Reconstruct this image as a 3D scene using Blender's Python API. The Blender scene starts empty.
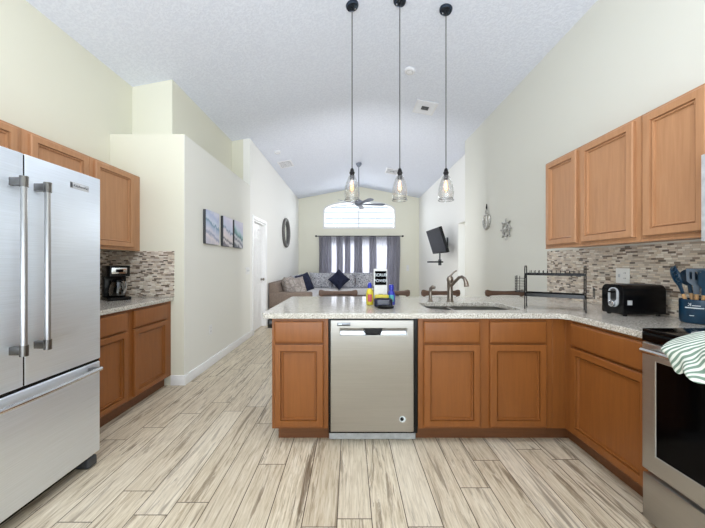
import bpy, bmesh, math, random
from mathutils import Vector, Matrix
from mathutils.geometry import tessellate_polygon
random.seed(7)
S = bpy.context.scene
COL = S.collection
PI = math.pi
R = math.radians

# ---------------------------------------------------------------- camera
cd = bpy.data.cameras.new('camera'); cam = bpy.data.objects.new('camera', cd); COL.objects.link(cam)
cam.location = (0, 0, 1.255); cam.rotation_euler = (R(90), 0, 0)
cd.sensor_width = 36; cd.lens = 306.1/705*36; cd.shift_x = 2.5/705; cd.clip_start = .05; cd.clip_end = 200
S.camera = cam
# ---------------------------------------------------------------- world, light, exposure
W = bpy.data.worlds.new('daylight'); S.world = W; W.use_nodes = True
bg = W.node_tree.nodes['Background']; bg.inputs[0].default_value = (.84, .93, 1, 1); bg.inputs[1].default_value = 1.1
def area(name, loc, rot, sx, sy, power, col=(1, 1, 1)):
    l = bpy.data.lights.new(name, 'AREA'); l.shape = 'RECTANGLE'; l.size = sx; l.size_y = sy; l.energy = power; l.color = col
    o = bpy.data.objects.new(name, l); COL.objects.link(o); o.location = loc; o.rotation_euler = [R(a) for a in rot]; return o
area('rear_fill', (-.2, -2.2, .9), (150, 0, 0), 4.0, 1.8, 172, (.84, .92, 1)).data.spread = R(150)  # added fill behind the camera, aimed up at the ceiling; no known source
area('kitchen_overhead_fill', (-.45, 1.1, 3.55), (0, 0, 0), 1.6, 1.4, 31, (.97, .98, 1))  # added overhead fill; no kitchen ceiling fixture is known here
area('arch_window_daylight', (.3, 10.75, 3.3), (-80, 0, 0), 3.2, 1.8, 160, (.92, .97, 1))
area('sliding_door_daylight', (.3, 10.9, 1.3), (-90, 0, 0), 3.4, 2.4, 95, (.93, .97, 1))
area('living_room_fill', (.3, 4.7, 1.7), (90, 0, 0), 1.4, 1.2, 30, (.95, .97, 1))  # added one-sided fill hung in mid-room to brighten the living area
S.view_settings.view_transform = 'Standard'; S.view_settings.look = 'None'
S.view_settings.gamma = 1; S.view_settings.use_curve_mapping = False; S.view_settings.exposure = 0.4
try:
    S.cycles.use_denoising = True; S.cycles.max_bounces = 12; S.cycles.diffuse_bounces = 6
    S.cycles.transparent_max_bounces = 16; S.cycles.sample_clamp_indirect = 6
except Exception: pass

# ---------------------------------------------------------------- materials
def lin(c):
    return tuple((x/12.92 if x <= .04045 else ((x+.055)/1.055)**2.4) for x in (v/255 for v in c)) + (1,)
class NT:
    def __init__(s, name):
        s.m = bpy.data.materials.new(name); s.m.use_nodes = True; s.t = s.m.node_tree
        s.b = s.t.nodes['Principled BSDF']; s.out = s.t.nodes['Material Output']
    def n(s, typ, **kw):
        nd = s.t.nodes.new(typ)
        for k, v in kw.items(): setattr(nd, k, v)
        return nd
    def put(s, sock, v):
        if hasattr(v, 'is_output') or isinstance(v, bpy.types.NodeSocket): s.t.links.new(v, sock)
        else: sock.default_value = v
    def M(s, op, a, b=None, c=None):
        nd = s.n('ShaderNodeMath', operation=op)
        for i, v in enumerate((a, b, c)):
            if v is not None: s.put(nd.inputs[i], v)
        return nd.outputs[0]
    def pos(s):
        sp = s.n('ShaderNodeSeparateXYZ'); g = s.n('ShaderNodeNewGeometry'); s.t.links.new(g.outputs['Position'], sp.inputs[0]); return sp.outputs
    def obj(s):
        sp = s.n('ShaderNodeSeparateXYZ'); g = s.n('ShaderNodeTexCoord'); s.t.links.new(g.outputs['Object'], sp.inputs[0]); return sp.outputs
    def gen(s):
        sp = s.n('ShaderNodeSeparateXYZ'); g = s.n('ShaderNodeTexCoord'); s.t.links.new(g.outputs['Generated'], sp.inputs[0]); return sp.outputs
    def vec(s, x, y, z):
        c = s.n('ShaderNodeCombineXYZ')
        for i, v in enumerate((x, y, z)): s.put(c.inputs[i], v)
        return c.outputs[0]
    def noise(s, v, scale, detail=3, rough=.5, dist=0):
        nd = s.n('ShaderNodeTexNoise'); s.put(nd.inputs['Vector'], v); nd.inputs['Scale'].default_value = scale
        nd.inputs['Detail'].default_value = detail; nd.inputs['Roughness'].default_value = rough; nd.inputs['Distortion'].default_value = dist
        return nd.outputs[0]
    def white(s, w):
        nd = s.n('ShaderNodeTexWhiteNoise', noise_dimensions='1D'); s.put(nd.inputs['W'], w); return nd.outputs[0]
    def ramp(s, f, stops, interp='LINEAR'):
        nd = s.n('ShaderNodeValToRGB'); cr = nd.color_ramp; cr.interpolation = interp
        while len(cr.elements) < len(stops): cr.elements.new(.5)
        for e, (p, c) in zip(cr.elements, stops): e.position = p; e.color = lin(c) if not isinstance(c, float) else (c, c, c, 1)
        s.put(nd.inputs[0], f); return nd.outputs[0]
    def mix(s, f, a, b, mode='MIX'):
        nd = s.n('ShaderNodeMix', data_type='RGBA', blend_type=mode)
        s.put(nd.inputs[0], f); s.put(nd.inputs[6], a if not isinstance(a, tuple) or len(a) == 4 else lin(a)); s.put(nd.inputs[7], b if not isinstance(b, tuple) or len(b) == 4 else lin(b)); return nd.outputs[2]
    def bump(s, h, strength, dist=.002):
        nd = s.n('ShaderNodeBump'); nd.inputs['Strength'].default_value = strength; nd.inputs['Distance'].default_value = dist
        s.put(nd.inputs['Height'], h); s.t.links.new(nd.outputs[0], s.b.inputs['Normal'])
    def base(s, c): s.put(s.b.inputs['Base Color'], lin(c) if isinstance(c, tuple) else c)
    def set(s, rough=.5, metal=0, spec=.5, **kw):
        s.put(s.b.inputs['Roughness'], rough); s.b.inputs['Metallic'].default_value = metal; s.b.inputs['Specular IOR Level'].default_value = spec
        for k, v in kw.items(): s.put(s.b.inputs[k], v)

def plain(name, c, rough=.5, metal=0, spec=.5, var=.06, scale=30, bump=0):
    t = NT(name); x, y, z = t.pos(); f = t.noise(t.vec(x, y, z), scale, 3)
    d = tuple(max(0, int(v*(1-var))) for v in c); e = tuple(min(255, int(v*(1+var))) for v in c)
    t.base(t.ramp(f, [(.3, d), (.7, e)])); t.set(rough, metal, spec)
    if bump: t.bump(f, bump)
    return t.m
def wall_paint(name, c):
    t = NT(name); x, y, z = t.pos(); f = t.noise(t.vec(x, y, z), 90, 3); t.base(c); t.set(.75, 0, .25); t.bump(f, .12, .002); return t.m
def ceiling_mat():
    t = NT('knockdown_ceiling'); x, y, z = t.pos(); v = t.vec(x, y, z)
    f = t.noise(v, 38, 4, .55, .6); g = t.ramp(f, [(.42, .0), (.58, 1.0)])
    t.base(t.mix(g, (224, 228, 240), (231, 235, 246))); t.set(.85, 0, .2); t.bump(g, .32, .005); return t.m
def wood_mat(name, dark, light, axis='z', rough=.38):
    t = NT(name); x, y, z = t.pos()
    v = t.vec(t.M('MULTIPLY', x, 1 if axis == 'x' else 14), t.M('MULTIPLY', y, 14), t.M('MULTIPLY', z, 1.0 if axis == 'z' else 14))
    f = t.noise(v, 3.2, 5, .6, .4); g = t.noise(t.vec(x, y, z), 4, 2)
    c = t.ramp(f, [(.25, dark), (.75, light)])
    t.base(t.mix(t.M('MULTIPLY', g, .25), c, light)); t.set(rough, 0, .4); t.bump(f, .04, .001); return t.m
def steel_mat(name, c, rough=.3, axis='h'):
    t = NT(name); x, y, z = t.pos()
    v = t.vec(t.M('MULTIPLY', x, 3), t.M('MULTIPLY', y, 3), t.M('MULTIPLY', z, 260)) if axis == 'h' else t.vec(t.M('MULTIPLY', x, 260), t.M('MULTIPLY', y, 260), t.M('MULTIPLY', z, 3))
    f = t.noise(v, 1.5, 3); t.base(t.ramp(f, [(.2, tuple(int(k*.94) for k in c)), (.8, c)]))
    t.set(t.M('ADD', t.M('MULTIPLY', f, .1), rough-.05), 1.0, .5); t.b.inputs['Anisotropic'].default_value = .75; t.b.inputs['Anisotropic Rotation'].default_value = 0.0
    tg = t.n('ShaderNodeTangent', direction_type='RADIAL', axis='Z'); t.t.links.new(tg.outputs[0], t.b.inputs['Tangent']); return t.m
def floor_mat():
    t = NT('wood_look_tile_floor'); x, y, z = t.pos()
    u = t.M('DIVIDE', t.M('SUBTRACT', x, .107), .17); row = t.M('FLOOR', u); fu = t.M('FRACT', u)
    rr = t.white(t.M('ADD', row, 13.3)); v = t.M('ADD', t.M('DIVIDE', y, 1.08), t.M('MULTIPLY', rr, 5)); colm = t.M('FLOOR', v); fv = t.M('FRACT', v)
    pid = t.M('ADD', t.M('MULTIPLY', row, 7.13), t.M('MULTIPLY', colm, 3.71)); r1 = t.white(pid); r2 = t.white(t.M('ADD', pid, 51.7))
    fine = t.noise(t.vec(t.M('MULTIPLY', x, 95), t.M('MULTIPLY', y, 6), t.M('MULTIPLY', r1, 40)), 1, 5, .65, .6)
    streak = t.noise(t.vec(t.M('MULTIPLY', x, 22), t.M('MULTIPLY', y, 1.5), t.M('MULTIPLY', r2, 60)), 1, 6, .68, 1.0)
    c = t.ramp(fine, [(.28, (158, 141, 116)), (.5, (208, 194, 170)), (.72, (232, 222, 203))])
    c = t.mix(t.ramp(streak, [(.545, 0.), (.6, .6), (.7, .92)]), c, (100, 82, 62))
    c = t.mix(t.M('MULTIPLY', r1, .38), c, t.mix(r2, (230, 221, 204), (172, 155, 130)))
    ed = t.M('MINIMUM', t.M('MULTIPLY', t.M('MINIMUM', fu, t.M('SUBTRACT', 1, fu)), .17), t.M('MULTIPLY', t.M('MINIMUM', fv, t.M('SUBTRACT', 1, fv)), 1.08))
    grout = t.M('LESS_THAN', ed, .0024)
    t.base(t.mix(grout, c, (84, 70, 56))); t.set(t.M('ADD', t.M('MULTIPLY', fine, .2), .33), 0, .4)
    t.bump(t.M('SUBTRACT', fine, t.M('MULTIPLY', grout, 2)), .12, .002); return t.m
def mosaic_mat():
    t = NT('stone_glass_mosaic'); x, y, z = t.pos(); u = t.M('ADD', x, y)
    rw = t.M('DIVIDE', z, .0135); row = t.M('FLOOR', rw); fr = t.M('FRACT', rw)
    w = t.M('ADD', t.M('MULTIPLY', u, 23), t.M('MULTIPLY', t.white(row), 91.7))
    vo = t.n('ShaderNodeTexVoronoi', voronoi_dimensions='1D'); t.put(vo.inputs['W'], w); vo.inputs['Scale'].default_value = 1
    ve = t.n('ShaderNodeTexVoronoi', voronoi_dimensions='1D', feature='DISTANCE_TO_EDGE'); t.put(ve.inputs['W'], w); ve.inputs['Scale'].default_value = 1
    sp = t.n('ShaderNodeSeparateColor'); t.t.links.new(vo.outputs['Color'], sp.inputs[0])
    tile = t.ramp(sp.outputs[0], [(0, (218, 204, 188)), (.18, (176, 160, 146)), (.3, (236, 228, 216)), (.46, (128, 108, 94)), (.54, (202, 190, 178)), (.70, (84, 66, 56)), (.78, (220, 204, 184)), (.93, (60, 48, 44))], 'CONSTANT')
    n = t.noise(t.vec(x, y, z), 60, 3); tile = t.mix(t.M('MULTIPLY', n, .35), tile, (190, 178, 160))
    gm = t.M('MAXIMUM', t.M('LESS_THAN', fr, .1), t.M('LESS_THAN', ve.outputs['Distance'], .02))
    t.base(t.mix(gm, tile, (168, 158, 144))); t.set(t.M('ADD', t.M('MULTIPLY', sp.outputs[1], .4), .15), 0, .5); t.bump(t.M('SUBTRACT', 1, gm), .3, .002); return t.m
def granite_mat():
    t = NT('speckled_granite'); x, y, z = t.pos(); v = t.vec(x, y, z)
    a = t.noise(v, 95, 5, .7); b = t.noise(v, 190, 3, .6); c = t.noise(v, 9, 4, .6, 1.5)
    k = t.ramp(a, [(.32, (112, 103, 92)), (.45, (178, 172, 161)), (.57, (212, 208, 200)), (.75, (236, 234, 229))])
    k = t.mix(t.ramp(b, [(.3, .75), (.42, 0.)]), k, (96, 88, 82)); k = t.mix(t.ramp(c, [(.5, 0.), (.66, .35)]), k, (164, 156, 146))
    t.base(k); t.set(.09, 0, .5); return t.m
def glass_mat(name, tint=(1, 1, 1, 1), refl=.12, rough=.02, seed=0, dens=0):
    t = NT(name); tr = t.n('ShaderNodeBsdfTransparent'); tr.inputs[0].default_value = tint
    gl = t.n('ShaderNodeBsdfGlossy'); gl.inputs['Roughness'].default_value = rough
    lw = t.n('ShaderNodeLayerWeight'); lw.inputs[0].default_value = .35
    f = t.M('ADD', t.M('MULTIPLY', lw.outputs['Facing'], .38), refl*.5)
    if seed:
        x, y, z = t.pos(); nn = t.noise(t.vec(x, y, z), seed, 3); bp = t.n('ShaderNodeBump'); bp.inputs['Strength'].default_value = .5; bp.inputs['Distance'].default_value = .004
        t.t.links.new(nn, bp.inputs['Height']); t.t.links.new(bp.outputs[0], gl.inputs['Normal']); t.t.links.new(bp.outputs[0], lw.inputs['Normal'])
    mx = t.n('ShaderNodeMixShader'); t.t.links.new(f, mx.inputs[0]); t.t.links.new(tr.outputs[0], mx.inputs[1]); t.t.links.new(gl.outputs[0], mx.inputs[2])
    t.t.links.new(mx.outputs[0], t.out.inputs[0]); return t.m
def emit(name, c, k):
    t = NT(name); t.base(c); t.b.inputs['Emission Color'].default_value = lin(c); t.b.inputs['Emission Strength'].default_value = k; return t.m
def curtain_mat(name, c, trans, clear):
    t = NT(name); x, y, z = t.pos(); n = t.noise(t.vec(t.M('MULTIPLY', x, 60), y, t.M('MULTIPLY', z, 8)), 1, 3)
    colr = t.ramp(n, [(.3, tuple(int(k*.9) for k in c)), (.7, c)])
    df = t.n('ShaderNodeBsdfDiffuse'); tl = t.n('ShaderNodeBsdfTranslucent'); tr = t.n('ShaderNodeBsdfTransparent')
    t.put(df.inputs[0], colr); t.put(tl.inputs[0], colr)
    m1 = t.n('ShaderNodeMixShader'); m1.inputs[0].default_value = trans; t.t.links.new(df.outputs[0], m1.inputs[1]); t.t.links.new(tl.outputs[0], m1.inputs[2])
    m2 = t.n('ShaderNodeMixShader'); m2.inputs[0].default_value = clear; t.t.links.new(m1.outputs[0], m2.inputs[1]); t.t.links.new(tr.outputs[0], m2.inputs[2])
    t.t.links.new(m2.outputs[0], t.out.inputs[0]); return t.m
def pattern_fabric(name, a, b, c, scale):
    t = NT(name); x, y, z = t.pos(); v = t.vec(x, y, z)
    vo = t.n('ShaderNodeTexVoronoi', feature='DISTANCE_TO_EDGE'); t.put(vo.inputs['Vector'], v); vo.inputs['Scale'].default_value = scale
    n = t.noise(v, scale*1.3, 3, .6, 1.5)
    k = t.mix(t.ramp(n, [(.44, 0.), (.52, 1.)]), a, b); k = t.mix(t.ramp(vo.outputs['Distance'], [(.03, 1.), (.09, 0.)]), k, c)
    t.base(k); t.set(.9, 0, .2); return t.m
def stripe_towel():
    t = NT('striped_towel_cloth'); x, y, z = t.pos()
    w = t.M('ADD', t.M('MULTIPLY', y, 1.0), t.M('ADD', t.M('MULTIPLY', z, .9), t.M('MULTIPLY', x, .55)))
    n = t.noise(t.vec(x, y, z), 9, 2); f = t.M('FRACT', t.M('ADD', t.M('MULTIPLY', w, 44), t.M('MULTIPLY', n, 3.2)))
    t.base(t.mix(t.ramp(f, [(.42, 0.), (.5, 1.), (.92, 1.), (1., 0.)]), (226, 230, 222), (120, 142, 128))); t.set(.95, 0, .15)
    t.bump(t.noise(t.vec(x, y, z), 400, 2), .3, .001); return t.m
def beach_art(name, k):
    t = NT(name); x, y, z = t.gen(); n = t.noise(t.vec(t.M('MULTIPLY', y, 2), t.M('MULTIPLY', z, 1.2), k*3.1), 2.2, 4, .55, .8)
    h = t.M('ADD', t.M('ADD', z, t.M('MULTIPLY', t.M('SUBTRACT', y, .5), (.25, .22, .3)[k])), t.M('MULTIPLY', t.M('SUBTRACT', n, .5), .35))
    pal = [[(0, (196, 192, 205)), (.16, (222, 214, 220)), (.25, (152, 160, 186)), (.33, (214, 212, 226)), (.52, (172, 186, 212)), (.6, (120, 150, 176)), (.66, (206, 214, 232)), (.86, (182, 192, 222)), (1, (212, 214, 232))],
           [(0, (120, 114, 124)), (.1, (228, 220, 222)), (.17, (104, 100, 112)), (.25, (226, 216, 216)), (.48, (214, 206, 216)), (.55, (122, 142, 170)), (.6, (196, 202, 222)), (.85, (208, 206, 226)), (1, (220, 216, 232))],
           [(0, (110, 112, 120)), (.12, (214, 212, 216)), (.22, (118, 122, 136)), (.34, (206, 208, 216)), (.45, (92, 126, 132)), (.55, (150, 186, 190)), (.66, (196, 206, 222)), (.85, (204, 202, 224)), (1, (214, 212, 230))]][k]
    t.base(t.ramp(h, pal)); t.set(.6, 0, .3); return t.m

m_cream = wall_paint('cream_wall_paint', (227, 225, 209)); m_hall = wall_paint('cream_wall_paint_lit', (234, 233, 226))  # one house paint; the hall copy has its brighter light in the colour
m_rightw = wall_paint('cream_wall_paint_dim', (221, 220, 211)); m_living = wall_paint('living_wall_paint', (242, 241, 237)); m_backw = wall_paint('back_wall_paint', (236, 234, 218))  # same house paint again, each wall's light put into its tone
m_ceil = ceiling_mat(); m_floor = floor_mat(); m_trim = plain('white_trim_paint', (240, 240, 240), .35, var=.01)
m_wood = wood_mat('honey_maple', (168, 120, 84), (188, 140, 102)); m_wood_shaded = wood_mat('honey_maple_shaded', (124, 73, 32), (142, 86, 40))  # same maple twice; the base copy has low shade put in its colour
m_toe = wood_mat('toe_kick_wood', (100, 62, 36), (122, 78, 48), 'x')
m_mosaic = mosaic_mat(); m_granite = granite_mat()
m_steel = steel_mat('brushed_steel', (190, 188, 184), .34); m_steelv = steel_mat('brushed_steel_upright', (240, 246, 255), .5, 'h'); m_chrome = plain('polished_steel', (215, 217, 220), .14, 1.0, var=.02)
m_bar = steel_mat('brushed_bar_steel', (176, 176, 178), .36, 'v'); m_steeld = steel_mat('dark_steel', (120, 122, 126), .3); m_hub = plain('handle_socket_metal', (120, 118, 116), .3, 1.0, var=.03)
m_black = plain('black_plastic', (9, 9, 10), .25, 0, .3, var=.1); m_blackg = plain('black_glass', (3, 3, 4), .1, 0, .1, var=.02); m_blackm = plain('black_wire_metal', (26, 26, 28), .4, .6, var=.1)
m_dkgrey = plain('charcoal_plastic', (58, 60, 64), .45); m_white = plain('white_plastic', (236, 236, 234), .4, var=.01); m_lgrey = plain('light_grey_plastic', (190, 192, 196), .4)
m_nickel = plain('brushed_bronze_nickel', (138, 128, 118), .32, 1.0, var=.08, scale=120)
m_bronze = plain('dark_bronze_metal', (46, 44, 46), .35, .8, var=.1); m_canopy = plain('slate_metal_canopy', (62, 70, 84), .22, .9, var=.1)
m_glass = glass_mat('clear_pane_glass', refl=.06); m_seeded = glass_mat('seeded_shade_glass', (.97, .97, .97, 1), .1, .05, 180)
m_bulb = glass_mat('clear_bulb_glass', (1, .95, .86, 1), .05)
m_filament = emit('warm_filament', (255, 190, 120), 2.5); m_filament2 = emit('warm_glow_filament', (255, 180, 95), 6)
m_sheer = curtain_mat('sheer_grey_curtain', (196, 196, 208), .5, .07); m_drape = curtain_mat('grey_drape', (150, 149, 158), .3, .02)
m_sofa = plain('taupe_sofa_fabric', (128, 114, 104), .9, 0, .2, .08, 60); m_seat = plain('pale_grey_cushion', (206, 204, 206), .9, 0, .2, .04, 40)
m_floral = pattern_fabric('grey_floral_fabric', (96, 98, 108), (186, 186, 192), (206, 206, 210), 18); m_tanfab = pattern_fabric('tan_patterned_fabric', (150, 140, 134), (168, 160, 154), (138, 130, 126), 7)
m_navy = plain('navy_pillow_fabric', (38, 42, 62), .85, 0, .2, .2, 25); m_walnut = wood_mat('walnut_stool_wood', (84, 62, 50), (122, 96, 80), 'x', .35)
m_navyblue = plain('deep_teal_blue_silicone', (10, 50, 76), .3, var=.1); m_beech = wood_mat('beech_handle', (186, 140, 92), (214, 172, 122)); m_print = plain('white_print', (214, 222, 226), .5, var=.01)
m_yellow = plain('yellow_plastic', (196, 180, 48), .35, var=.05); m_blue = plain('cobalt_blue_plastic', (28, 40, 150), .3, var=.1); m_red = plain('red_pink_label', (176, 70, 80), .5); m_carton = plain('pale_grey_carton', (206, 206, 204), .6, var=.03)
m_dkblue = plain('dark_navy_plastic', (24, 26, 48), .25, var=.1); m_green = plain('green_label_print', (70, 150, 150), .5)
m_towel = stripe_towel(); m_pewter = plain('antique_silver_metal', (176, 174, 168), .45, .6, var=.25, scale=90); m_screen = plain('tv_screen_glass', (30, 31, 36), .4, 0, .25, var=.05)
m_mirror = plain('mirror_silver', (235, 238, 240), .03, 1.0, var=.0); m_fanblade = plain('silver_grey_fan_blade', (126, 132, 146), .45, .2); m_slot = plain('vent_shadow_grey', (56, 58, 64), .6); m_ivory = plain('warm_white_metal', (232, 232, 236), .45, var=.01)
m_outdoor = plain('patio_concrete', (210, 208, 204), .9)

# ---------------------------------------------------------------- mesh helpers
def BM(): return bmesh.new()
def box(bm, x0, x1, y0, y1, z0, z1, bev=0, seg=2, M=None):
    t = BM(); bmesh.ops.create_cube(t, size=1)
    for v in t.verts: v.co = Vector((x0+(v.co.x+.5)*(x1-x0), y0+(v.co.y+.5)*(y1-y0), z0+(v.co.z+.5)*(z1-z0)))
    if bev: bmesh.ops.bevel(t, geom=t.edges[:], offset=bev, segments=seg, profile=.5, affect='EDGES', clamp_overlap=True)
    join(bm, t, M)
def join(bm, t, M=None):
    mp = {}
    for v in t.verts: mp[v] = bm.verts.new(M @ v.co if M else v.co)
    for f in t.faces:
        try: bm.faces.new([mp[v] for v in f.verts])
        except ValueError: pass
    t.free()
def frame_for(d):
    d = d.normalized(); up = Vector((0, 0, 1)) if abs(d.z) < .9 else Vector((1, 0, 0)); a = d.cross(up).normalized(); return a, d.cross(a).normalized()
def tube(bm, pts, r, seg=10, closed=False, flat=1.0):
    P = [Vector(p) for p in pts]; n = len(P); rs = r if isinstance(r, (list, tuple)) else [r]*n; rings = []; A = None
    for i in range(n):
        if closed: d = P[(i+1) % n]-P[i-1]
        else: d = (P[min(i+1, n-1)]-P[max(i-1, 0)])
        if A is None: A, B = frame_for(d)
        else:
            dn = d.normalized(); A = (A-dn*A.dot(dn)); A = A.normalized() if A.length > 1e-5 else frame_for(d)[0]; B = dn.cross(A).normalized()
        rings.append([bm.verts.new(P[i]+A*math.cos(2*PI*k/seg)*rs[i]+B*math.sin(2*PI*k/seg)*rs[i]*flat) for k in range(seg)])
    for i in range(n if closed else n-1):
        a, b = rings[i], rings[(i+1) % n]
        for k in range(seg): bm.faces.new((a[k], a[(k+1) % seg], b[(k+1) % seg], b[k]))
    if not closed: bm.faces.new(rings[0][::-1]); bm.faces.new(rings[-1])
def lathe(bm, prof, c=(0, 0, 0), seg=24, M=None, cap=True):
    rings = []; c = Vector(c)
    for r, z in prof:
        ring = []
        for k in range(seg):
            p = Vector((r*math.cos(2*PI*k/seg), r*math.sin(2*PI*k/seg), z)); p = (M @ p if M else p)+c; ring.append(bm.verts.new(p))
        rings.append(ring)
    for a, b in zip(rings, rings[1:]):
        for k in range(seg): bm.faces.new((a[k], a[(k+1) % seg], b[(k+1) % seg], b[k]))
    if cap:
        if prof[0][0] > 1e-6: bm.faces.new(rings[0][::-1])
        if prof[-1][0] > 1e-6: bm.faces.new(rings[-1])
def cyl(bm, a, b, r, seg=20): tube(bm, [a, b], r, seg)
def prism(bm, outer, holes, f, w0, w1):
    """extrude the 2-D outline (with holes) between w0 and w1; f(u,v,w)->xyz"""
    loops = [outer]+list(holes); tri = tessellate_polygon([[Vector((u, v, 0)) for u, v in l] for l in loops]); flat = [p for l in loops for p in l]
    A = [bm.verts.new(f(u, v, w0)) for u, v in flat]; B = [bm.verts.new(f(u, v, w1)) for u, v in flat]
    for t in tri:
        for V in (A, B):
            try: bm.faces.new([V[i] for i in t])
            except ValueError: pass
    o = 0
    for l in loops:
        n = len(l)
        for i in range(n):
            j = (i+1) % n
            try: bm.faces.new((A[o+i], A[o+j], B[o+j], B[o+i]))
            except ValueError: pass
        o += n
XY = lambda u, v, w: Vector((u, v, w))
XZ = lambda u, v, w: Vector((u, w, v))
YZ = lambda u, v, w: Vector((w, u, v))
def rrect(x0, x1, y0, y1, r, seg=6):
    rs = r if isinstance(r, (list, tuple)) else (r,)*4; out = []
    for (cx, cy, a0, q) in ((x1-rs[0], y1-rs[0], 0, rs[0]), (x0+rs[1], y1-rs[1], 90, rs[1]), (x0+rs[2], y0+rs[2], 180, rs[2]), (x1-rs[3], y0+rs[3], 270, rs[3])):
        for k in range(seg+1): a = R(a0+90*k/seg); out.append((cx+q*math.cos(a), cy+q*math.sin(a)))
    return out
def rings_panel(bm, o, u, v, n, w, h, rings):
    """nested rectangles: list of (inset, height); closes with the last one"""
    o, u, v, n = Vector(o), Vector(u), Vector(v), Vector(n); prev = None
    for ins, ht in rings:
        q = [bm.verts.new(o+u*a+v*b+n*ht) for a, b in ((ins, ins), (w-ins, ins), (w-ins, h-ins), (ins, h-ins))]
        if prev:
            for k in range(4): bm.faces.new((prev[k], prev[(k+1) % 4], q[(k+1) % 4], q[k]))
        else: bm.faces.new(q[::-1])
        prev = q
    bm.faces.new(prev)
DOOR = [(0, 0), (0, .020), (.005, .0255), (.044, .0255), (.046, .010), (.0505, .010), (.052, .019), (.058, .0175), (.061, .006), (.066, .006)]
DRAW = [(0, 0), (0, .018), (.009, .025), (.012, .0255)]
def pillow(bm, w, h, t, M, n=14):
    V = {}
    for sgn in (1, -1):
        for i in range(n+1):
            for j in range(n+1):
                u, v = i/n*2-1, j/n*2-1; k = ((1-u**4)*(1-v**4))**.55
                sx = 1-.06*(1-abs(u))*0-.07*(1-v*v)*abs(u)**3*0; pu = u*(1-.07*(1-v*v)); pv = v*(1-.07*(1-u*u))
                p = Vector((pu*w/2, pv*h/2, sgn*t/2*k))
                if sgn == -1 and (i in (0, n) or j in (0, n)): V[(sgn, i, j)] = V[(1, i, j)]
                else: V[(sgn, i, j)] = bm.verts.new(M @ p)
        for i in range(n):
            for j in range(n):
                q = [V[(sgn, i, j)], V[(sgn, i+1, j)], V[(sgn, i+1, j+1)], V[(sgn, i, j+1)]]
                bm.faces.new(q if sgn == 1 else q[::-1])

# ---------------------------------------------------------------- object helpers
OFF = {}
def link_mesh(name, bm, mat, loc, smooth=35, bevel=0):
    bmesh.ops.recalc_face_normals(bm, faces=bm.faces[:])
    me = bpy.data.meshes.new(name); bm.to_mesh(me); bm.free(); me.materials.append(mat)
    me.polygons.foreach_set('use_smooth', [True]*len(me.polygons)); me.set_sharp_from_angle(angle=R(smooth))
    o = bpy.data.objects.new(name, me); COL.objects.link(o); o.location = loc
    if bevel:
        b = o.modifiers.new('edge', 'BEVEL'); b.width = bevel; b.segments = 2; b.limit_method = 'ANGLE'; b.angle_limit = R(40)
    return o
def thing(name, label, cat, loc, rotz=0, group=None):
    o = bpy.data.objects.new(name, None); COL.objects.link(o); o.location = loc; o.rotation_euler = (0, 0, rotz); o.empty_display_size = .05
    o['label'] = label; o['category'] = cat
    if group: o['group'] = group
    OFF[o] = Vector(loc) if not rotz else None
    return o
def part(name, bm, mat, parent, local=False, label=None, bevel=0, smooth=35):
    """bm in world coordinates (or in the thing's own frame when local)"""
    off = OFF.get(parent)
    if off is not None and not local:
        for v in bm.verts: v.co -= off
    o = link_mesh(name, bm, mat, (0, 0, 0), smooth, bevel); o.parent = parent; OFF[o] = off
    if label: o['label'] = label
    return o
def single(name, bm, mat, label=None, cat=None, group=None, kind=None, bevel=0, smooth=35):
    xs = [v.co.x for v in bm.verts]; ys = [v.co.y for v in bm.verts]; zs = [v.co.z for v in bm.verts]
    loc = Vector(((min(xs)+max(xs))/2, (min(ys)+max(ys))/2, min(zs)))
    for v in bm.verts: v.co -= loc
    o = link_mesh(name, bm, mat, loc, smooth, bevel); OFF[o] = loc
    if label: o['label'] = label
    if cat: o['category'] = cat
    if group: o['group'] = group
    if kind: o['kind'] = kind
    return o
def struct(name, bm, mat, bevel=0, label=None): return single(name, bm, mat, kind='structure', bevel=bevel, label=label)
def dup(root, loc, label=None, rotz=None):
    r = root.copy(); COL.objects.link(r); r.location = loc
    if rotz is not None: r.rotation_euler = (0, 0, rotz)
    if label: r['label'] = label
    for ch in list(root.children):
        c = ch.copy(); COL.objects.link(c); c.parent = r
        for g in ch.children:
            d = g.copy(); COL.objects.link(d); d.parent = c
    return r
def text(s, size, M, mat, parent, ext=.0006, name='lettering', align='CENTER'):
    c = bpy.data.curves.new('type', 'FONT'); c.body = s; c.size = size; c.extrude = ext; c.align_x = align; c.align_y = 'CENTER'; c.materials.append(mat)
    tmp = bpy.data.objects.new('type', c); COL.objects.link(tmp); bpy.context.view_layer.update()
    me = bpy.data.meshes.new_from_object(tmp.evaluated_get(bpy.context.evaluated_depsgraph_get())); bpy.data.objects.remove(tmp); bpy.data.curves.remove(c)
    me.name = name; o = bpy.data.objects.new(name, me); COL.objects.link(o); o.parent = parent
    off = OFF.get(parent)
    if off is not None: M = Matrix.Translation(-off) @ M
    o.matrix_local = M; return o
def basis(o, u, v, n): return Matrix(((u[0], v[0], n[0], o[0]), (u[1], v[1], n[1], o[1]), (u[2], v[2], n[2], o[2]), (0, 0, 0, 1)))

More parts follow.
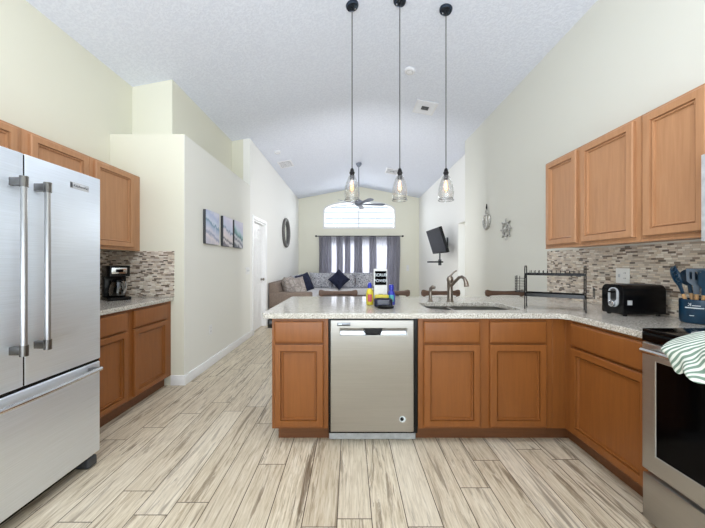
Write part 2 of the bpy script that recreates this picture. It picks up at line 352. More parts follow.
# ================================================================ SETTING
XL, XS, XU, XR, XV = -2.487, -1.715, -2.03, 2.10, 2.30      # kitchen left, hall, recess, kitchen right, living right
YS, YU, YH, YK, YB = 3.171, 3.497, 5.26, 5.587, 10.2         # stub wall, recess, hall full height, kitchen wall end, back wall
YR = -2.5; RX, RZ, SL = .37, 3.82, .19
def zc(x): return RZ-SL*abs(x-RX)
b = BM(); box(b, -4.2, 4.2, YR, YB+.12, -.1, 0); struct('floor', b, m_floor)
b = BM(); prism(b, [(-2.9, zc(-2.9)), (RX, RZ), (2.9, zc(2.9)), (2.9, zc(2.9)+.15), (RX, RZ+.15), (-2.9, zc(-2.9)+.15)], [], XZ, YR, YB+.12); struct('ceiling', b, m_ceil)
b = BM(); prism(b, [(XL-.12, 0), (XL, 0), (XL, zc(XL)), (XL-.12, zc(XL-.12))], [], XZ, YR, YU); struct('wall_left', b, m_cream)
b = BM(); box(b, XL-.02, XS-.004, YS, YS+.12, 0, 2.6); struct('wall_left_stub', b, m_cream)
# hall wall, lower part to the ledge
b = BM(); box(b, XU-.12, XS-.12, YS+.12, YH, 2.55, 2.6); struct('trim_1', b, m_cream)
b = BM(); prism(b, [(XS-.12, YS+.12), (XS-.004, YS+.12), (XS-.004, YS), (XS, YS), (XS, YH), (XS-.12, YH)], [], XY, 0, 2.6); struct('wall_left_hall', b, m_hall)
b = BM(); prism(b, [(XU-.12, 2.6), (XU, 2.6), (XU, zc(XU)), (XU-.12, zc(XU-.12))], [], XZ, YU+.12, YH); struct('wall_left_recess', b, m_cream)
b = BM(); prism(b, [(XL, 2.6), (XU, 2.6), (XU, zc(XU)), (XL, zc(XL))], [], XZ, YU, YU+.12); struct('wall_left_recess_end', b, m_cream)
b = BM(); box(b, XL, XU-.12, YS+.12, YU+.12, 2.55, 2.6); struct('trim_2', b, m_cream)
# full height hall / living left wall with the door opening
DY0, DY1, DZ = 5.43, 6.21, 2.05
b = BM(); prism(b, [(YH, 0), (DY0, 0), (DY0, DZ), (DY1, DZ), (DY1, 0), (YB, 0), (YB, zc(XS-.06)), (YH, zc(XS-.06))], [], YZ, XS-.12, XS); struct('wall_left_living', b, m_living)
b = BM(); prism(b, [(XU-.1, 2.6), (XS-.12, 2.6), (XS-.12, zc(XS-.12)), (XU-.1, zc(XU-.1))], [], XZ, YH, YH+.12); struct('wall_left_ledge_end', b, m_cream)
# right walls
b = BM(); prism(b, [(XR, 0), (XR+.1, 0), (XR+.1, zc(XR+.1)), (XR, zc(XR))], [], XZ, YR, YK); struct('wall_right', b, m_rightw)
OY0, OY1 = YK+.02, 6.5
b = BM(); prism(b, [(OY0-.6, 2.11), (OY1, 2.11), (OY1, 0), (YB, 0), (YB, zc(XV)), (OY0-.6, zc(XV))], [], YZ, XV, XV+.15); struct('wall_right_living', b, m_living)
b = BM(); box(b, XV+.15, 3.3, 6.5, 6.6, 0, 2.6); struct('wall_right_side_room', b, m_cream)
b = BM(); box(b, 3.3, 3.4, 5.0, 6.6, 0, 2.6); struct('wall_right_side_room_end', b, m_cream)
# back wall with arch window and sliding door
ARX0, ARX1, ARZ0 = -.90, 1.52, 2.425
def arch(x0, x1, z0, zs, zt, n=18):
    pts = [(x0, z0), (x1, z0), (x1, zs)]; c = (x0+x1)/2; a = (x1-x0)/2
    for k in range(1, n): t = k/n*PI; pts.append((c+a*math.cos(t)*(1), zs+(zt-zs)*math.sin(t)**.8))
    return pts+[(x0, zs)]
SD = (-.95, 1.55, 2.03)
b = BM(); prism(b, [(XS-.12, 0), (SD[0], 0), (SD[0], SD[2]), (SD[1], SD[2]), (SD[1], 0), (XV+.1, 0), (XV+.1, zc(XV+.1)), (RX, RZ), (XS-.12, zc(XS-.12))], [arch(ARX0, ARX1, ARZ0, 3.0, 3.37)], XZ, YB, YB+.12); struct('wall_back', b, m_backw)
b = BM(); prism(b, [(XL-.12, 0), (-2.2, 0), (-2.2, 2.4), (1.2, 2.4), (1.2, 0), (XR+.1, 0), (XR+.1, zc(XR+.1)), (RX, RZ), (XL-.12, zc(XL-.12))], [], XZ, YR-.1, YR); struct('wall_rear', b, m_cream)
b = BM(); box(b, -30, 30, YB+.12, 40, -.15, -.02); struct('ground', b, m_outdoor)
# baseboards
BB = lambda name, *a: struct(name, (lambda q: (box(q, *a, .004), q)[1])(BM()), m_trim)
BB('baseboard_left', XS, XS+.014, YS-.002, DY0-.07, 0, .105)
BB('baseboard_left_living', XS, XS+.014, DY1+.07, YB, 0, .105)
BB('baseboard_left_stub', -1.853, XS+.014, YS-.014, YS, 0, .105)
BB('baseboard_right', XR-.014, XR, 3.25, YK, 0, .105)
BB('baseboard_right_living', XV-.014, XV, OY1, YB, 0, .105)
# hall door
d1 = BM()
for k in (0, 1):
    y = DY0-.065 if k == 0 else DY1; box(d1, XS, XS+.016, y, y+.065, 0, DZ+.065, .004)
box(d1, XS, XS+.016, DY0, DY1, DZ, DZ+.065, .004)
box(d1, XS-.12, XS-.002, DY0-.0, DY0+.018, 0, DZ); box(d1, XS-.12, XS-.002, DY1-.018, DY1, 0, DZ); box(d1, XS-.12, XS-.002, DY0+.018, DY1-.018, DZ-.018, DZ)
struct('trim_3', d1, m_trim)
dr = BM(); y0, y1 = DY0+.021, DY1-.021; box(dr, XS-.10, XS-.068, y0, y1, .008, DZ-.022)
wcol = (y1-y0-.30)/2
for ya in (y0+.1, y0+.2+wcol):
    for za, zb in ((.22, .86), (1.0, 1.62), (1.74, 1.93)):
        rings_panel(dr, (XS-.0685, ya, za), (0, 1, 0), (0, 0, 1), (1, 0, 0), wcol, zb-za, [(0, 0), (.008, .006), (.02, .001), (.03, .001), (.045, .007)])
dro = struct('door_2', dr, m_trim)
kb = BM(); Mx = Matrix.Rotation(PI/2, 4, 'Y'); lathe(kb, [(.026, 0), (.026, .006), (.01, .012), (.01, .03), (.024, .04), (.028, .055), (.02, .066), (0, .068)], (XS-.068, y1-.06, .95), 16, Mx)
part('knob', kb, m_nickel, dro)
# sliding glass door
sd = BM()
for x0, x1, y in ((SD[0], .33, YB+.03), (.27, SD[1], YB+.075)):
    for a in ((x0, x0+.06), (x1-.06, x1)): box(sd, a[0], a[1], y, y+.04, .02, SD[2]-.02)
    box(sd, x0+.06, x1-.06, y, y+.04, .02, .1); box(sd, x0+.06, x1-.06, y, y+.04, SD[2]-.09, SD[2]-.02)
sdo = struct('door_1', sd, m_white)
for x0, x1, y in ((SD[0]+.06, .27, YB+.048), (.33, SD[1]-.06, YB+.093)):
    g = BM(); box(g, x0, x1, y, y+.005, .1, SD[2]-.09); part('glass_pane', g, m_glass, sdo)
# arch window
w = BM(); o2 = arch(ARX0, ARX1, ARZ0, 3.0, 3.37); i2 = arch(ARX0+.06, ARX1-.06, ARZ0+.06, 2.99, 3.30)
prism(w, o2, [i2], XZ, YB-.012, YB+.06); wo = struct('window_1', w, m_white)
g = BM(); prism(g, i2, [], XZ, YB+.04, YB+.045); part('glass_pane', g, m_glass, wo)
g = BM(); box(g, .28, .31, YB+.01, YB+.035, ARZ0+.06, 3.05); part('mullion', g, m_lgrey, wo)
for z, h in ((2.60, .0), (2.765, 0), (2.97, 0), (3.13, .2)):
    g = BM(); x0, x1 = ARX0+.06+h, ARX1-.06-h
    for s in (-1, 1):
        xa, xb = (x0, .28) if s < 0 else (.31, x1)
        M = Matrix.Translation((0, YB+.015, z+.02)) @ Matrix.Rotation(R(18), 4, 'X'); box(g, xa, xb, -.03, .03, -.009, .009, M=M)
    part('blind_slat', g, plain('blue_grey_blind', (116, 140, 164), .5) if z == 2.60 else bpy.data.materials['blue_grey_blind'], wo)

# mosaic backsplashes
b = BM(); box(b, XL, XL+.008, 1.95, YS, .915, 1.388); struct('trim_4', b, m_mosaic, label='brown stone mosaic backsplash behind the coffee maker')
b = BM(); box(b, XL+.008, -1.819, YS-.008, YS, .915, 1.388); struct('trim_5', b, m_mosaic, label='brown stone mosaic backsplash on the end wall')
b = BM(); box(b, XR-.008, XR, -.2, 3.25, .915, 1.39); struct('trim_6', b, m_mosaic, label='beige stone mosaic backsplash behind the toaster')

# ================================================================ CABINETS
def door(bm_mat, parent, o, u, n, w, h, rings=DOOR, name='door'):
    b = BM(); rings_panel(b, o, u, (0, 0, 1), n, w, h, rings); return part(name, b, bm_mat, parent, smooth=20)
DZ0, DZ1, WZ0, WZ1, CT = .125, .696, .708, .856, .876
def base_body(poly, toe, loc, name, label, grp=None, holes=()):
    t = thing(name, label, 'cabinet', loc, group=grp)
    b = BM(); prism(b, poly, holes, XY, .105, CT); part('body', b, m_wood_shaded, t, bevel=.0015)
    b = BM(); prism(b, toe, [], XY, 0, .105); part('toe_kick', b, m_toe, t); return t
def rect(x0, x1, y0, y1): return [(x0, y0), (x1, y0), (x1, y1), (x0, y1)]
YF = 2.14
t = base_body(rect(-.545, -.152, YF, 2.75), rect(-.515, -.152, YF+.07, 2.75), (-.35, 2.45, 0), 'base_cabinet', 'narrow honey wood base cabinet left of the dishwasher', 'base cabinets of the peninsula')
door(m_wood_shaded, t, (-.525, YF, DZ0), (1, 0, 0), (0, -1, 0), .34, DZ1-DZ0); door(m_wood_shaded, t, (-.525, YF, WZ0), (1, 0, 0), (0, -1, 0), .34, WZ1-WZ0, DRAW, 'drawer')
t = base_body(rect(.476, 1.413, YF, 2.75), rect(.476, 1.413, YF+.07, 2.75), (.94, 2.45, 0), 'sink_cabinet', 'wide two-door base cabinet under the sink, right of the dishwasher', 'base cabinets of the peninsula', [rect(.57, 1.33, 2.23, 2.735)])
for x in (.512, .972):
    door(m_wood_shaded, t, (x, YF, DZ0), (1, 0, 0), (0, -1, 0), .39, DZ1-DZ0); door(m_wood_shaded, t, (x, YF, WZ0), (1, 0, 0), (0, -1, 0), .39, WZ1-WZ0, DRAW, 'false_drawer')
XF = 1.505; YC = 2.085
base_body([(1.414, YF), (XF, YF), (XF, YC), (XR-.01, YC), (XR-.01, 2.75), (1.414, 2.75)], [(1.414, YF+.07), (XF+.07, YF+.07), (XF+.07, YC), (XR-.01, YC), (XR-.01, 2.75), (1.414, 2.75)], (1.75, 2.4, 0), 'corner_cabinet', 'plain inside-corner cabinet between sink and stove runs')
t = base_body(rect(XF, XR-.01, 1.492, YC-.001), rect(XF+.07, XR-.01, 1.492, YC-.001), (1.8, 1.79, 0), 'base_cabinet', 'honey wood base cabinet between stove and corner, below the toaster')
door(m_wood_shaded, t, (XF, 2.06, DZ0), (0, -1, 0), (-1, 0, 0), .54, DZ1-DZ0); door(m_wood_shaded, t, (XF, 2.06, WZ0), (0, -1, 0), (-1, 0, 0), .54, WZ1-WZ0, DRAW, 'drawer')
XLF = -1.855
for y0, y1, d0, d1, lab in ((1.975, 2.565, 2.055, 2.525, 'base cabinet right beside the steel fridge'), (2.566, YS-.002, 2.606, 3.075, 'base cabinet against the end wall, farther from the fridge')):
    ye = y1 if y1 < 3 else y1-.014
    t = base_body(rect(XL+.002, XLF, y0, y1), rect(XL+.002, XLF-.06, y0, ye), (-2.17, (y0+y1)/2, 0), 'base_cabinet', lab, 'base cabinets on the left wall')
    door(m_wood_shaded, t, (XLF, d0, DZ0), (0, 1, 0), (1, 0, 0), d1-d0, DZ1-DZ0); door(m_wood_shaded, t, (XLF, d0, WZ0), (0, 1, 0), (1, 0, 0), d1-d0, WZ1-WZ0, DRAW, 'drawer')
def upper(x0, x1, y0, y1, z0, z1, doors, label, grp, face):
    t = thing('upper_cabinet', label, 'cabinet', ((x0+x1)/2, (y0+y1)/2, z0), group=grp)
    b = BM(); box(b, x0, x1, y0, y1, z0+.012, z1, .0015)
    fx = (x1-.02, x1) if face > 0 else (x0, x0+.02)
    part('body', b, m_wood, t)
    b = BM(); box(b, fx[0]+.0005*face, fx[1]+.0005*face, y0, y1, z0, z0+.012); part('bottom_rail', b, m_wood, t)
    for d0, d1 in doors:
        if face > 0: door(m_wood, t, (x1, d0, z0+.03), (0, 1, 0), (1, 0, 0), d1-d0, z1-z0-.05)
        else: door(m_wood, t, (x0, d1, z0+.03), (0, -1, 0), (-1, 0, 0), d1-d0, z1-z0-.05)
upper(XL, -2.176, 1.03, 2.025, 1.83, 2.155, [(1.07, 1.50), (1.545, 1.985)], 'short wall cabinet above the steel fridge', 'wall cabinets on the left', 1)
upper(XL, -2.176, 2.027, 2.556, 1.388, 2.155, [(2.068, 2.52)], 'wall cabinet just past the fridge, partly hidden by it', 'wall cabinets on the left', 1)
upper(XL, -2.176, 2.558, YS-.002, 1.388, 2.155, [(2.593, 3.05)], 'wall cabinet above the coffee maker, against the end wall', 'wall cabinets on the left', 1)
upper(1.79, XR, 2.376, 2.80, 1.392, 2.168, [(2.398, 2.766)], 'narrow wall cabinet farthest from the microwave', 'wall cabinets on the right', -1)
upper(1.79, XR, 1.884, 2.374, 1.392, 2.168, [(1.914, 2.348)], 'wall cabinet above the toaster, middle of the row', 'wall cabinets on the right', -1)
upper(1.79, XR, 1.47, 1.882, 1.392, 2.168, [(1.52, 1.849)], 'wall cabinet beside the microwave, above the utensil crock', 'wall cabinets on the right', -1)

# ---------------------------------------------------------------- countertops
SX0, SX1, SY0, SY1 = .60, 1.30, 2.27, 2.72
fil = [(1.475-.07+.07*math.sin(R(a)), 2.105-.07+.07*math.cos(R(a))) for a in (0, 22, 45, 68, 90)]
outer = [(-.612+.035, 2.105), (-.612+.01, 2.115), (-.612, 2.14), (-.612, 3.19), (-.6, 3.212), (-.58, 3.22), (XR-.009, 3.22), (XR-.009, 1.491), (1.475, 1.491)]+fil[::-1]
hole = rrect(SX0, SX1, SY0, SY1, (.09, .09, .15, .09))
b = BM(); prism(b, outer, [hole], XY, .878, .914)
single('countertop', b, m_granite, 'L-shaped speckled granite countertop over peninsula and right cabinets', 'countertop', bevel=.004)
b = BM(); prism(b, rect(XL+.009, -1.819, 1.965, YS-.009), [], XY, .878, .914)
single('countertop', b, m_granite, 'short granite countertop under the coffee maker', 'countertop', bevel=.004)

# ---------------------------------------------------------------- sink, faucet, sprayer
t = thing('kitchen_sink', 'stainless undermount double sink set in the granite peninsula', 'sink', (.95, 2.5, .68))
def bowl(x0, x1, y0, y1, rr, zb):
    b = BM(); prev = None
    for ins, z in ((-.012, .8775), (0, .8775), (0, .865), (.006, zb+.04), (.04, zb), (.09, zb-.004)):
        q = [b.verts.new((x, y, z)) for x, y in rrect(x0+ins, x1-ins, y0+ins, y1-ins, [max(.01, r-ins*.6) for r in rr])]
        if prev:
            for k in range(len(q)): b.faces.new((prev[k], prev[(k+1) % len(q)], q[(k+1) % len(q)], q[k]))
        prev = q
    b.faces.new(prev); return b
part('bowl', bowl(SX0+.004, .838, SY0+.004, SY1-.004, (.05, .08, .14, .05), .72), m_steel, t); part('bowl', bowl(.862, SX1-.004, SY0+.004, SY1-.004, (.08, .05, .05, .08), .69), m_steel, t)
for x, z in ((.72, .717), (1.08, .687)):
    b = BM(); lathe(b, [(.04, 0), (.04, .003), (.03, .004), (.0, .002)], (x, 2.5, z), 20); part('drain', b, m_chrome, t)
t = thing('kitchen_faucet', 'brushed bronze single-lever faucet behind the sink', 'faucet', (.915, 2.80, .914))
b = BM(); lathe(b, [(.034, 0), (.034, .006), (.027, .012), (.025, .05), (.026, .18), (.03, .19), (.03, .205), (.024, .222), (.012, .232), (0, .234)], (.915, 2.80, .914), 20); part('body', b, m_nickel, t)
b = BM(); sp = [(.915, 2.79, 1.055), (.925, 2.755, 1.075), (.94, 2.71, 1.11), (.952, 2.67, 1.138), (.962, 2.635, 1.145), (.972, 2.60, 1.132), (.978, 2.58, 1.10), (.98, 2.572, 1.065)]
tube(b, sp, [.016, .015, .014, .0135, .0135, .014, .018, .021], 12); part('spout', b, m_nickel, t)
b = BM(); tube(b, [(.915, 2.80, 1.142), (.93, 2.80, 1.16), (.95, 2.798, 1.182), (.975, 2.795, 1.196)], [.009, .008, .007, .006], 10); part('lever', b, m_nickel, t)
t = thing('side_sprayer', 'small bronze side sprayer left of the faucet', 'sprayer', (.735, 2.80, .914))
b = BM(); lathe(b, [(.026, 0), (.026, .006), (.016, .014), (.013, .05), (.014, .085), (.012, .095)], (.735, 2.80, .914), 16); part('base', b, m_nickel, t)
b = BM(); tube(b, [(.735, 2.80, 1.005), (.738, 2.795, 1.03), (.75, 2.785, 1.045), (.768, 2.77, 1.042)], [.013, .016, .018, .014], 12); part('spray_head', b, m_nickel, t)

# ---------------------------------------------------------------- dishwasher
t = thing('dishwasher', 'stainless dishwasher built into the peninsula', 'dishwasher', (.16, 2.4, 0))
b = BM(); box(b, -.149, .473, 2.145, 2.74, .07, .872); box(b, -.149, .473, 2.20, 2.74, .0, .07); part('tub', b, m_black, t)
b = BM(); FX, FY, FZ0, FZ1 = (-.133, .437), 2.10, .102, .868
# door with pocket handle cut out
ph = [(-.068, .765), (.39, .765), (.39, .813), (-.068, .813)]
prism(b, rect(FX[0], FX[1], FZ0, FZ1), [ph], XZ, FY, 2.144); dwd = part('door', b, m_steel, t, bevel=.004)
b = BM(); prism(b, [(2.143, .764), (2.143, .814), (2.138, .814), (2.112, .768), (2.102, .764)], [], YZ, -.069, .391); part('handle_pocket', b, m_chrome, dwd)
b = BM(); prism(b, [(.095, .8125), (.225, .8125), (.21, .776), (.11, .776)], [], XZ, 2.1005, 2.125); part('handle_grip', b, m_black, dwd)
b = BM(); box(b, -.088, .002, 2.0975, 2.1, .829, .852, .001); part('control_badge', b, m_steeld, dwd)
b = BM(); box(b, -.08, -.055, 2.0965, 2.0975, .838, .846); part('status_light', b, m_print, dwd)
b = BM(); lathe(b, [(.022, 0), (.022, .0015), (.0, .0015)], (.36, 2.0998, .19), 20, Matrix.Rotation(PI/2, 4, 'X')); part('round_emblem', b, m_print, dwd)
b = BM(); lathe(b, [(.013, 0), (.013, .0012), (.0, .0012)], (.356, 2.098, .192), 16, Matrix.Rotation(PI/2, 4, 'X')); part('emblem_centre', b, m_black, dwd)
b = BM(); box(b, -.148, .468, 2.185, 2.20, .004, .062, .002); part('kick_plate', b, m_lgrey, t)
b = BM(); box(b, -.585, -.5455, 2.17, 2.25, .80, .86, .004); single('junction_box', b, m_black, 'small black outlet box on the peninsula end under the countertop', 'outlet')

# ---------------------------------------------------------------- fridge
FXX, FY0, FY1, YM = -1.58, 1.03, 1.937, 1.485
t = thing('refrigerator', 'tall stainless French-door refrigerator on the left', 'refrigerator', (-2.0, 1.485, 0))
b = BM(); box(b, -2.44, -1.655, FY0+.005, FY1-.005, .05, 1.775, .006); part('body', b, m_dkgrey, t)
hy = {0: YM-.056, 1: YM+.056}
for k, (a, c) in enumerate(((FY0, YM-.004), (YM+.004, FY1))):
    b = BM(); box(b, -1.65, FXX, a, c, .662, 1.79, .004, 3); d = part('door', b, m_steelv, t)
    y = hy[k]; hx = FXX+.058
    h = BM(); cyl(h, (hx, y, .86), (hx, y, 1.63), .0125, 18); hb = part('handle', h, m_bar, d)
    for z0, z1 in ((.825, .875), (1.615, 1.665)):
        h = BM(); cyl(h, (hx, y, z0), (hx, y, z1), .0165, 18); box(h, FXX-.001, hx, y-.013, y+.013, z0+.006, z1-.006, .003); part('handle_mount', h, m_hub, hb)
    if k == 1:
        h = BM(); box(h, FXX, FXX+.0015, 1.725, 1.85, 1.687, 1.723, .0005); pl = part('name_plate', h, m_lgrey, d)
        h = BM(); box(h, FXX+.0015, FXX+.002, 1.727, 1.742, 1.69, 1.72); part('plate_block', h, m_dkgrey, d)
        text('KitchenAid', .022, basis((FXX+.0018, 1.797, 1.705), (0, 1, 0), (0, 0, 1), (1, 0, 0)), m_dkgrey, d)
b = BM(); box(b, -1.654, FXX-.004, YM-.0039, YM+.0039, .665, 1.785); box(b, -1.654, FXX-.006, FY0+.004, FY1-.004, .6455, .6615); part('gasket', b, m_black, t)
b = BM(); box(b, -1.65, FXX, FY0, FY1, .08, .645, .008, 3); d = part('freezer_drawer', b, m_steelv, t)
h = BM(); hp = []
for k in range(13):
    q = k/12; hp.append((FXX+.045+.022*math.sin(q*PI), FY0+.05+q*(FY1-FY0-.1), .612))
tube(h, hp, .0125, 14, flat=1); hb = part('handle', h, m_chrome, d)
for y in (FY0+.075, FY1-.075):
    h = BM(); box(h, FXX-.001, FXX+.05, y-.018, y+.018, .598, .626, .004); part('handle_mount', h, m_hub, hb)
for y in (FY0+.04, FY1-.075):
    b = BM(); box(b, -1.72, FXX-.012, y, y+.07, 0, .062, .012, 3); part('foot', b, m_dkgrey, t)
b = BM(); box(b, -1.70, -1.66, FY0+.12, FY1-.09, .015, .078); part('base_grille', b, m_black, t)

# ---------------------------------------------------------------- stove, microwave, towel
SXF, SYA, SYB = 1.417, .725, 1.485
t = thing('stove', 'stainless electric range with black glass cooktop at the right edge', 'stove', (1.75, 1.1, 0))
b = BM(); box(b, SXF+.0455, 2.085, SYA+.003, SYB-.003, .03, .93); part('body', b, m_black, t)
b = BM(); box(b, SXF, 2.085, SYA, SYB, .93, .945, .003); box(b, SXF-.002, SXF+.05, SYA, SYB, .885, .93, .004); ck = part('cooktop', b, m_blackg, t)
for x, y, r in ((1.6, 1.3, .1), (1.6, .92, .08), (1.9, 1.3, .08), (1.9, .92, .1)):
    g = BM(); tube(g, [(x+r*math.cos(2*PI*k/32), y+r*math.sin(2*PI*k/32), .9452) for k in range(32)], .0012, 6, True); part('burner_ring', g, m_lgrey, ck)
b = BM(); prism(b, rect(SYA, SYB, .275, .88), [rect(SYA+.065, SYB-.065, .36, .80)], YZ, SXF, SXF+.045); od = part('oven_door', b, m_steel, t, bevel=.003)
g = BM(); box(g, SXF+.004, SXF+.03, SYA+.06, SYB-.06, .355, .805); part('oven_window', g, m_blackg, od)
g = BM(); cyl(g, (SXF-.05, SYA+.01, .853), (SXF-.05, SYB-.05, .853), .0125, 16); hh = part('handle', g, m_chrome, od)
for y in (SYA+.05, SYB-.095):
    g = BM(); box(g, SXF-.05, SXF+.001, y, y+.03, .845, .861, .003); part('handle_mount', g, m_steel, hh)
b = BM(); box(b, SXF+.002, SXF+.045, SYA, SYB, .035, .252, .004); box(b, SXF+.03, SXF+.045, SYA, SYB, .252, .256); part('storage_drawer', b, m_steel, t)
for y in (SYA+.05, SYB-.08):
    for x in (1.5, 2.0):
        b = BM(); cyl(b, (x, y, 0), (x, y, .035), .018, 12); part('foot', b, m_black, t)
# towel draped from cooktop over the handle
def catm(P, n):
    out = []
    for i in range(len(P)-1):
        p0, p1, p2, p3 = P[max(i-1, 0)], P[i], P[i+1], P[min(i+2, len(P)-1)]
        for k in range(n):
            q = k/n; out.append(.5*((2*p1)+(p2-p0)*q+(2*p0-5*p1+4*p2-p3)*q*q+(3*p1-p0-3*p2+p3)*q**3))
    return out+[P[-1]]
b = BM(); rows = []; NU = 36
for i in range(NU+1):
    u = i/NU; y = 1.29-.46*u; fold = .02*math.sin(u*19)+.013*math.sin(u*37+1)
    lift = min(1, u*5); drop = .832-.022*math.sin(u*26-.6)-.02*math.sin(u*9)
    if u < .14: drop = .905-(.905-drop)*(u/.14)**.7
    back = 1.40+.22*min(1, u*4)**.8
    P = [Vector((back, y-.05-.02*u, .957+.004*math.sin(u*23))), Vector((1.44+.02*lift, y-.03, .965+.03*lift+fold*.5)), Vector((1.375, y+.01, .935+.028*lift)), Vector((1.328-fold*.3, y+.012, .9+.012*lift)), Vector((1.314+fold*.7, y+.006, (.87+drop)/2)), Vector((1.316+fold*.8, y, drop))]
    rows.append([b.verts.new(p) for p in catm(P, 6)])
for r0, r1 in zip(rows, rows[1:]):
    for k in range(len(r0)-1): b.faces.new((r0[k], r1[k], r1[k+1], r0[k+1]))
o = single('dish_towel', b, m_towel, 'green and white striped towel draped over the oven handle', 'towel', smooth=180)
sm = o.modifiers.new('thickness', 'SOLIDIFY'); sm.thickness = .007; sm.offset = 0
ss = o.modifiers.new('soft', 'SUBSURF'); ss.levels = 1; ss.render_levels = 1
t = thing('microwave', 'steel over-the-range microwave cut off by the right edge', 'microwave', (1.88, 1.08, 1.36))
b = BM(); box(b, 1.70, XR, .70, 1.452, 1.362, 1.772, .004); part('body', b, m_lgrey, t)
b = BM(); box(b, 1.664, 1.699, .90, 1.452, 1.362, 1.772, .004); d = part('door', b, m_lgrey, t)
b = BM(); box(b, 1.6615, 1.6635, .97, 1.40, 1.42, 1.71); part('door_window', b, m_blackg, d)
b = BM(); box(b, 1.664, 1.699, .70, .897, 1.362, 1.772, .004); part('control_panel', b, m_black, t)

# ================================================================ COUNTER ITEMS
Z = .914
# coffee maker
t = thing('coffee_maker', 'black drip coffee maker on the left counter by the fridge', 'coffee maker', (-2.24, 2.93, Z), R(-38))
b = BM(); prism(b, rrect(-.10, .13, -.095, .095, .03), [], XY, 0, .03); part('base', b, m_black, t, True, bevel=.004)
b = BM(); box(b, -.10, -.02, -.09, .09, .03, .235, .01); part('water_tank', b, m_black, t, True)
b = BM(); prism(b, rrect(-.10, .10, -.092, .092, .03), [], XY, .225, .325); hd = part('brew_head', b, m_black, t, True, bevel=.008)
b = BM(); box(b, .098, .104, -.06, .06, .25, .305, .002); cp = part('control_panel', b, m_chrome, hd, True)
b = BM(); box(b, .1042, .106, -.028, .03, .265, .292, .001); part('display', b, m_blackg, cp, True)
b = BM(); lathe(b, [(.05, .034), (.064, .045), (.068, .09), (.062, .13), (.048, .165), (.046, .175)], (.045, 0, 0), 24); ca = part('carafe', b, glass_mat('dark_carafe_glass', (.25, .22, .2, 1), .2), t, True)
b = BM(); lathe(b, [(.05, .172), (.05, .19), (.03, .2), (0, .2)], (.045, 0, 0), 24); part('lid', b, m_black, ca, True)
b = BM(); tube(b, [(.09, .02, .175), (.125, .035, .17), (.135, .04, .12), (.112, .03, .07)], .009, 10, flat=1.4); part('handle', b, m_chrome, ca, True)

# items by the sink
t = thing('dish_soap_bottle', 'yellow soap bottle with blue cap, left of the grey carton', 'bottle', (.165, 2.56, Z))
b = BM(); lathe(b, [(.024, 0), (.03, .004), (.031, .06), (.03, .1), (.022, .128), (.013, .136), (.013, .142)], (.165, 2.56, Z), 20); bo = part('bottle', b, m_yellow, t)
b = BM(); lathe(b, [(.017, .14), (.017, .165), (.012, .178), (.012, .186), (0, .187)], (.165, 2.56, Z), 16); part('cap', b, m_blue, t)
b = BM()
for a in range(7): pass
rg = []
for z in (.03, .09):
    rg.append([b.verts.new((.165+.0318*math.sin(R(a)), 2.56-.0318*math.cos(R(a)), Z+z)) for a in range(-35, 31, 8)])
for k in range(len(rg[0])-1): b.faces.new((rg[0][k], rg[0][k+1], rg[1][k+1], rg[1][k]))
part('label_patch', b, m_red, bo, label='small pink and red front label')
t = thing('dish_soap_bottle', 'cobalt blue soap bottle right of the grey carton', 'bottle', (.346, 2.56, Z))
b = BM(); lathe(b, [(.024, 0), (.03, .004), (.031, .05), (.032, .085), (.024, .112), (.014, .12), (.014, .126)], (.346, 2.56, Z), 20); bo = part('bottle', b, m_blue, t)
b = BM(); lathe(b, [(.02, .124), (.021, .165), (.014, .17), (0, .17)], (.346, 2.56, Z), 16); part('cap', b, m_blue, t)
b = BM(); rg = []
for z in (.03, .085):
    rg.append([b.verts.new((.346+.033*math.sin(R(a)), 2.56-.033*math.cos(R(a)), Z+z)) for a in range(-60, 31, 10)])
for k in range(len(rg[0])-1): b.faces.new((rg[0][k], rg[0][k+1], rg[1][k+1], rg[1][k]))
part('label_patch', b, m_green, bo, label='teal front label')
t = thing('soap_carton', 'tall pale grey carton with black lettered panel behind the caddy', 'box', (.257, 2.60, Z))
b = BM(); box(b, .202, .312, 2.565, 2.64, Z, Z+.30, .003); ct = part('carton', b, m_carton, t)
b = BM(); box(b, .209, .305, 2.5635, 2.565, Z+.165, Z+.282); lp = part('label_panel', b, plain('matte_black_print', (10, 10, 11), .9, 0, .05), ct)
text('SCRUB', .033, basis((.257, 2.5632, Z+.248), (1, 0, 0), (0, 0, 1), (0, -1, 0)), m_print, ct)
text('POWER', .033, basis((.257, 2.5632, Z+.2), (1, 0, 0), (0, 0, 1), (0, -1, 0)), m_print, ct)
b = BM(); box(b, .24, .275, 2.5635, 2.565, Z+.075, Z+.09); part('small_print', b, m_dkgrey, ct)
b = BM(); box(b, .205, .318, 2.50, 2.556, Z+.0, Z+.088, .008, 3); single('sponge', b, m_yellow, 'yellow sponge standing between the dark caddy and the grey carton', 'sponge')
t = thing('sponge_caddy', 'dark navy sponge caddy in front of the grey carton', 'caddy', (.262, 2.43, Z))
b = BM(); prev = None; xs = (.19, .335, 2.375, 2.485)
for ins, z in ((.012, 0), (0, .01), (0, .062), (.006, .066), (.012, .062), (.014, .02)):
    q = [b.verts.new((x, y, Z+z)) for x, y in rrect(xs[0]+ins, xs[1]-ins, xs[2]+ins, xs[3]-ins, .035)]
    if prev:
        for k in range(len(q)): b.faces.new((prev[k], prev[(k+1) % len(q)], q[(k+1) % len(q)], q[k]))
    else: b.faces.new(q[::-1])
    prev = q
b.faces.new(prev); part('tray', b, m_dkblue, t)
t = thing('soap_dish', 'low black oval dish in front of the navy caddy', 'dish', (.272, 2.335, Z))
b = BM(); Ms = Matrix.Diagonal((1.9, 1, 1, 1)); lathe(b, [(.024, 0), (.032, .006), (.035, .02), (.032, .021), (.028, .008), (0, .006)], (.272, 2.335, Z), 28, Ms); part('dish', b, m_black, t)

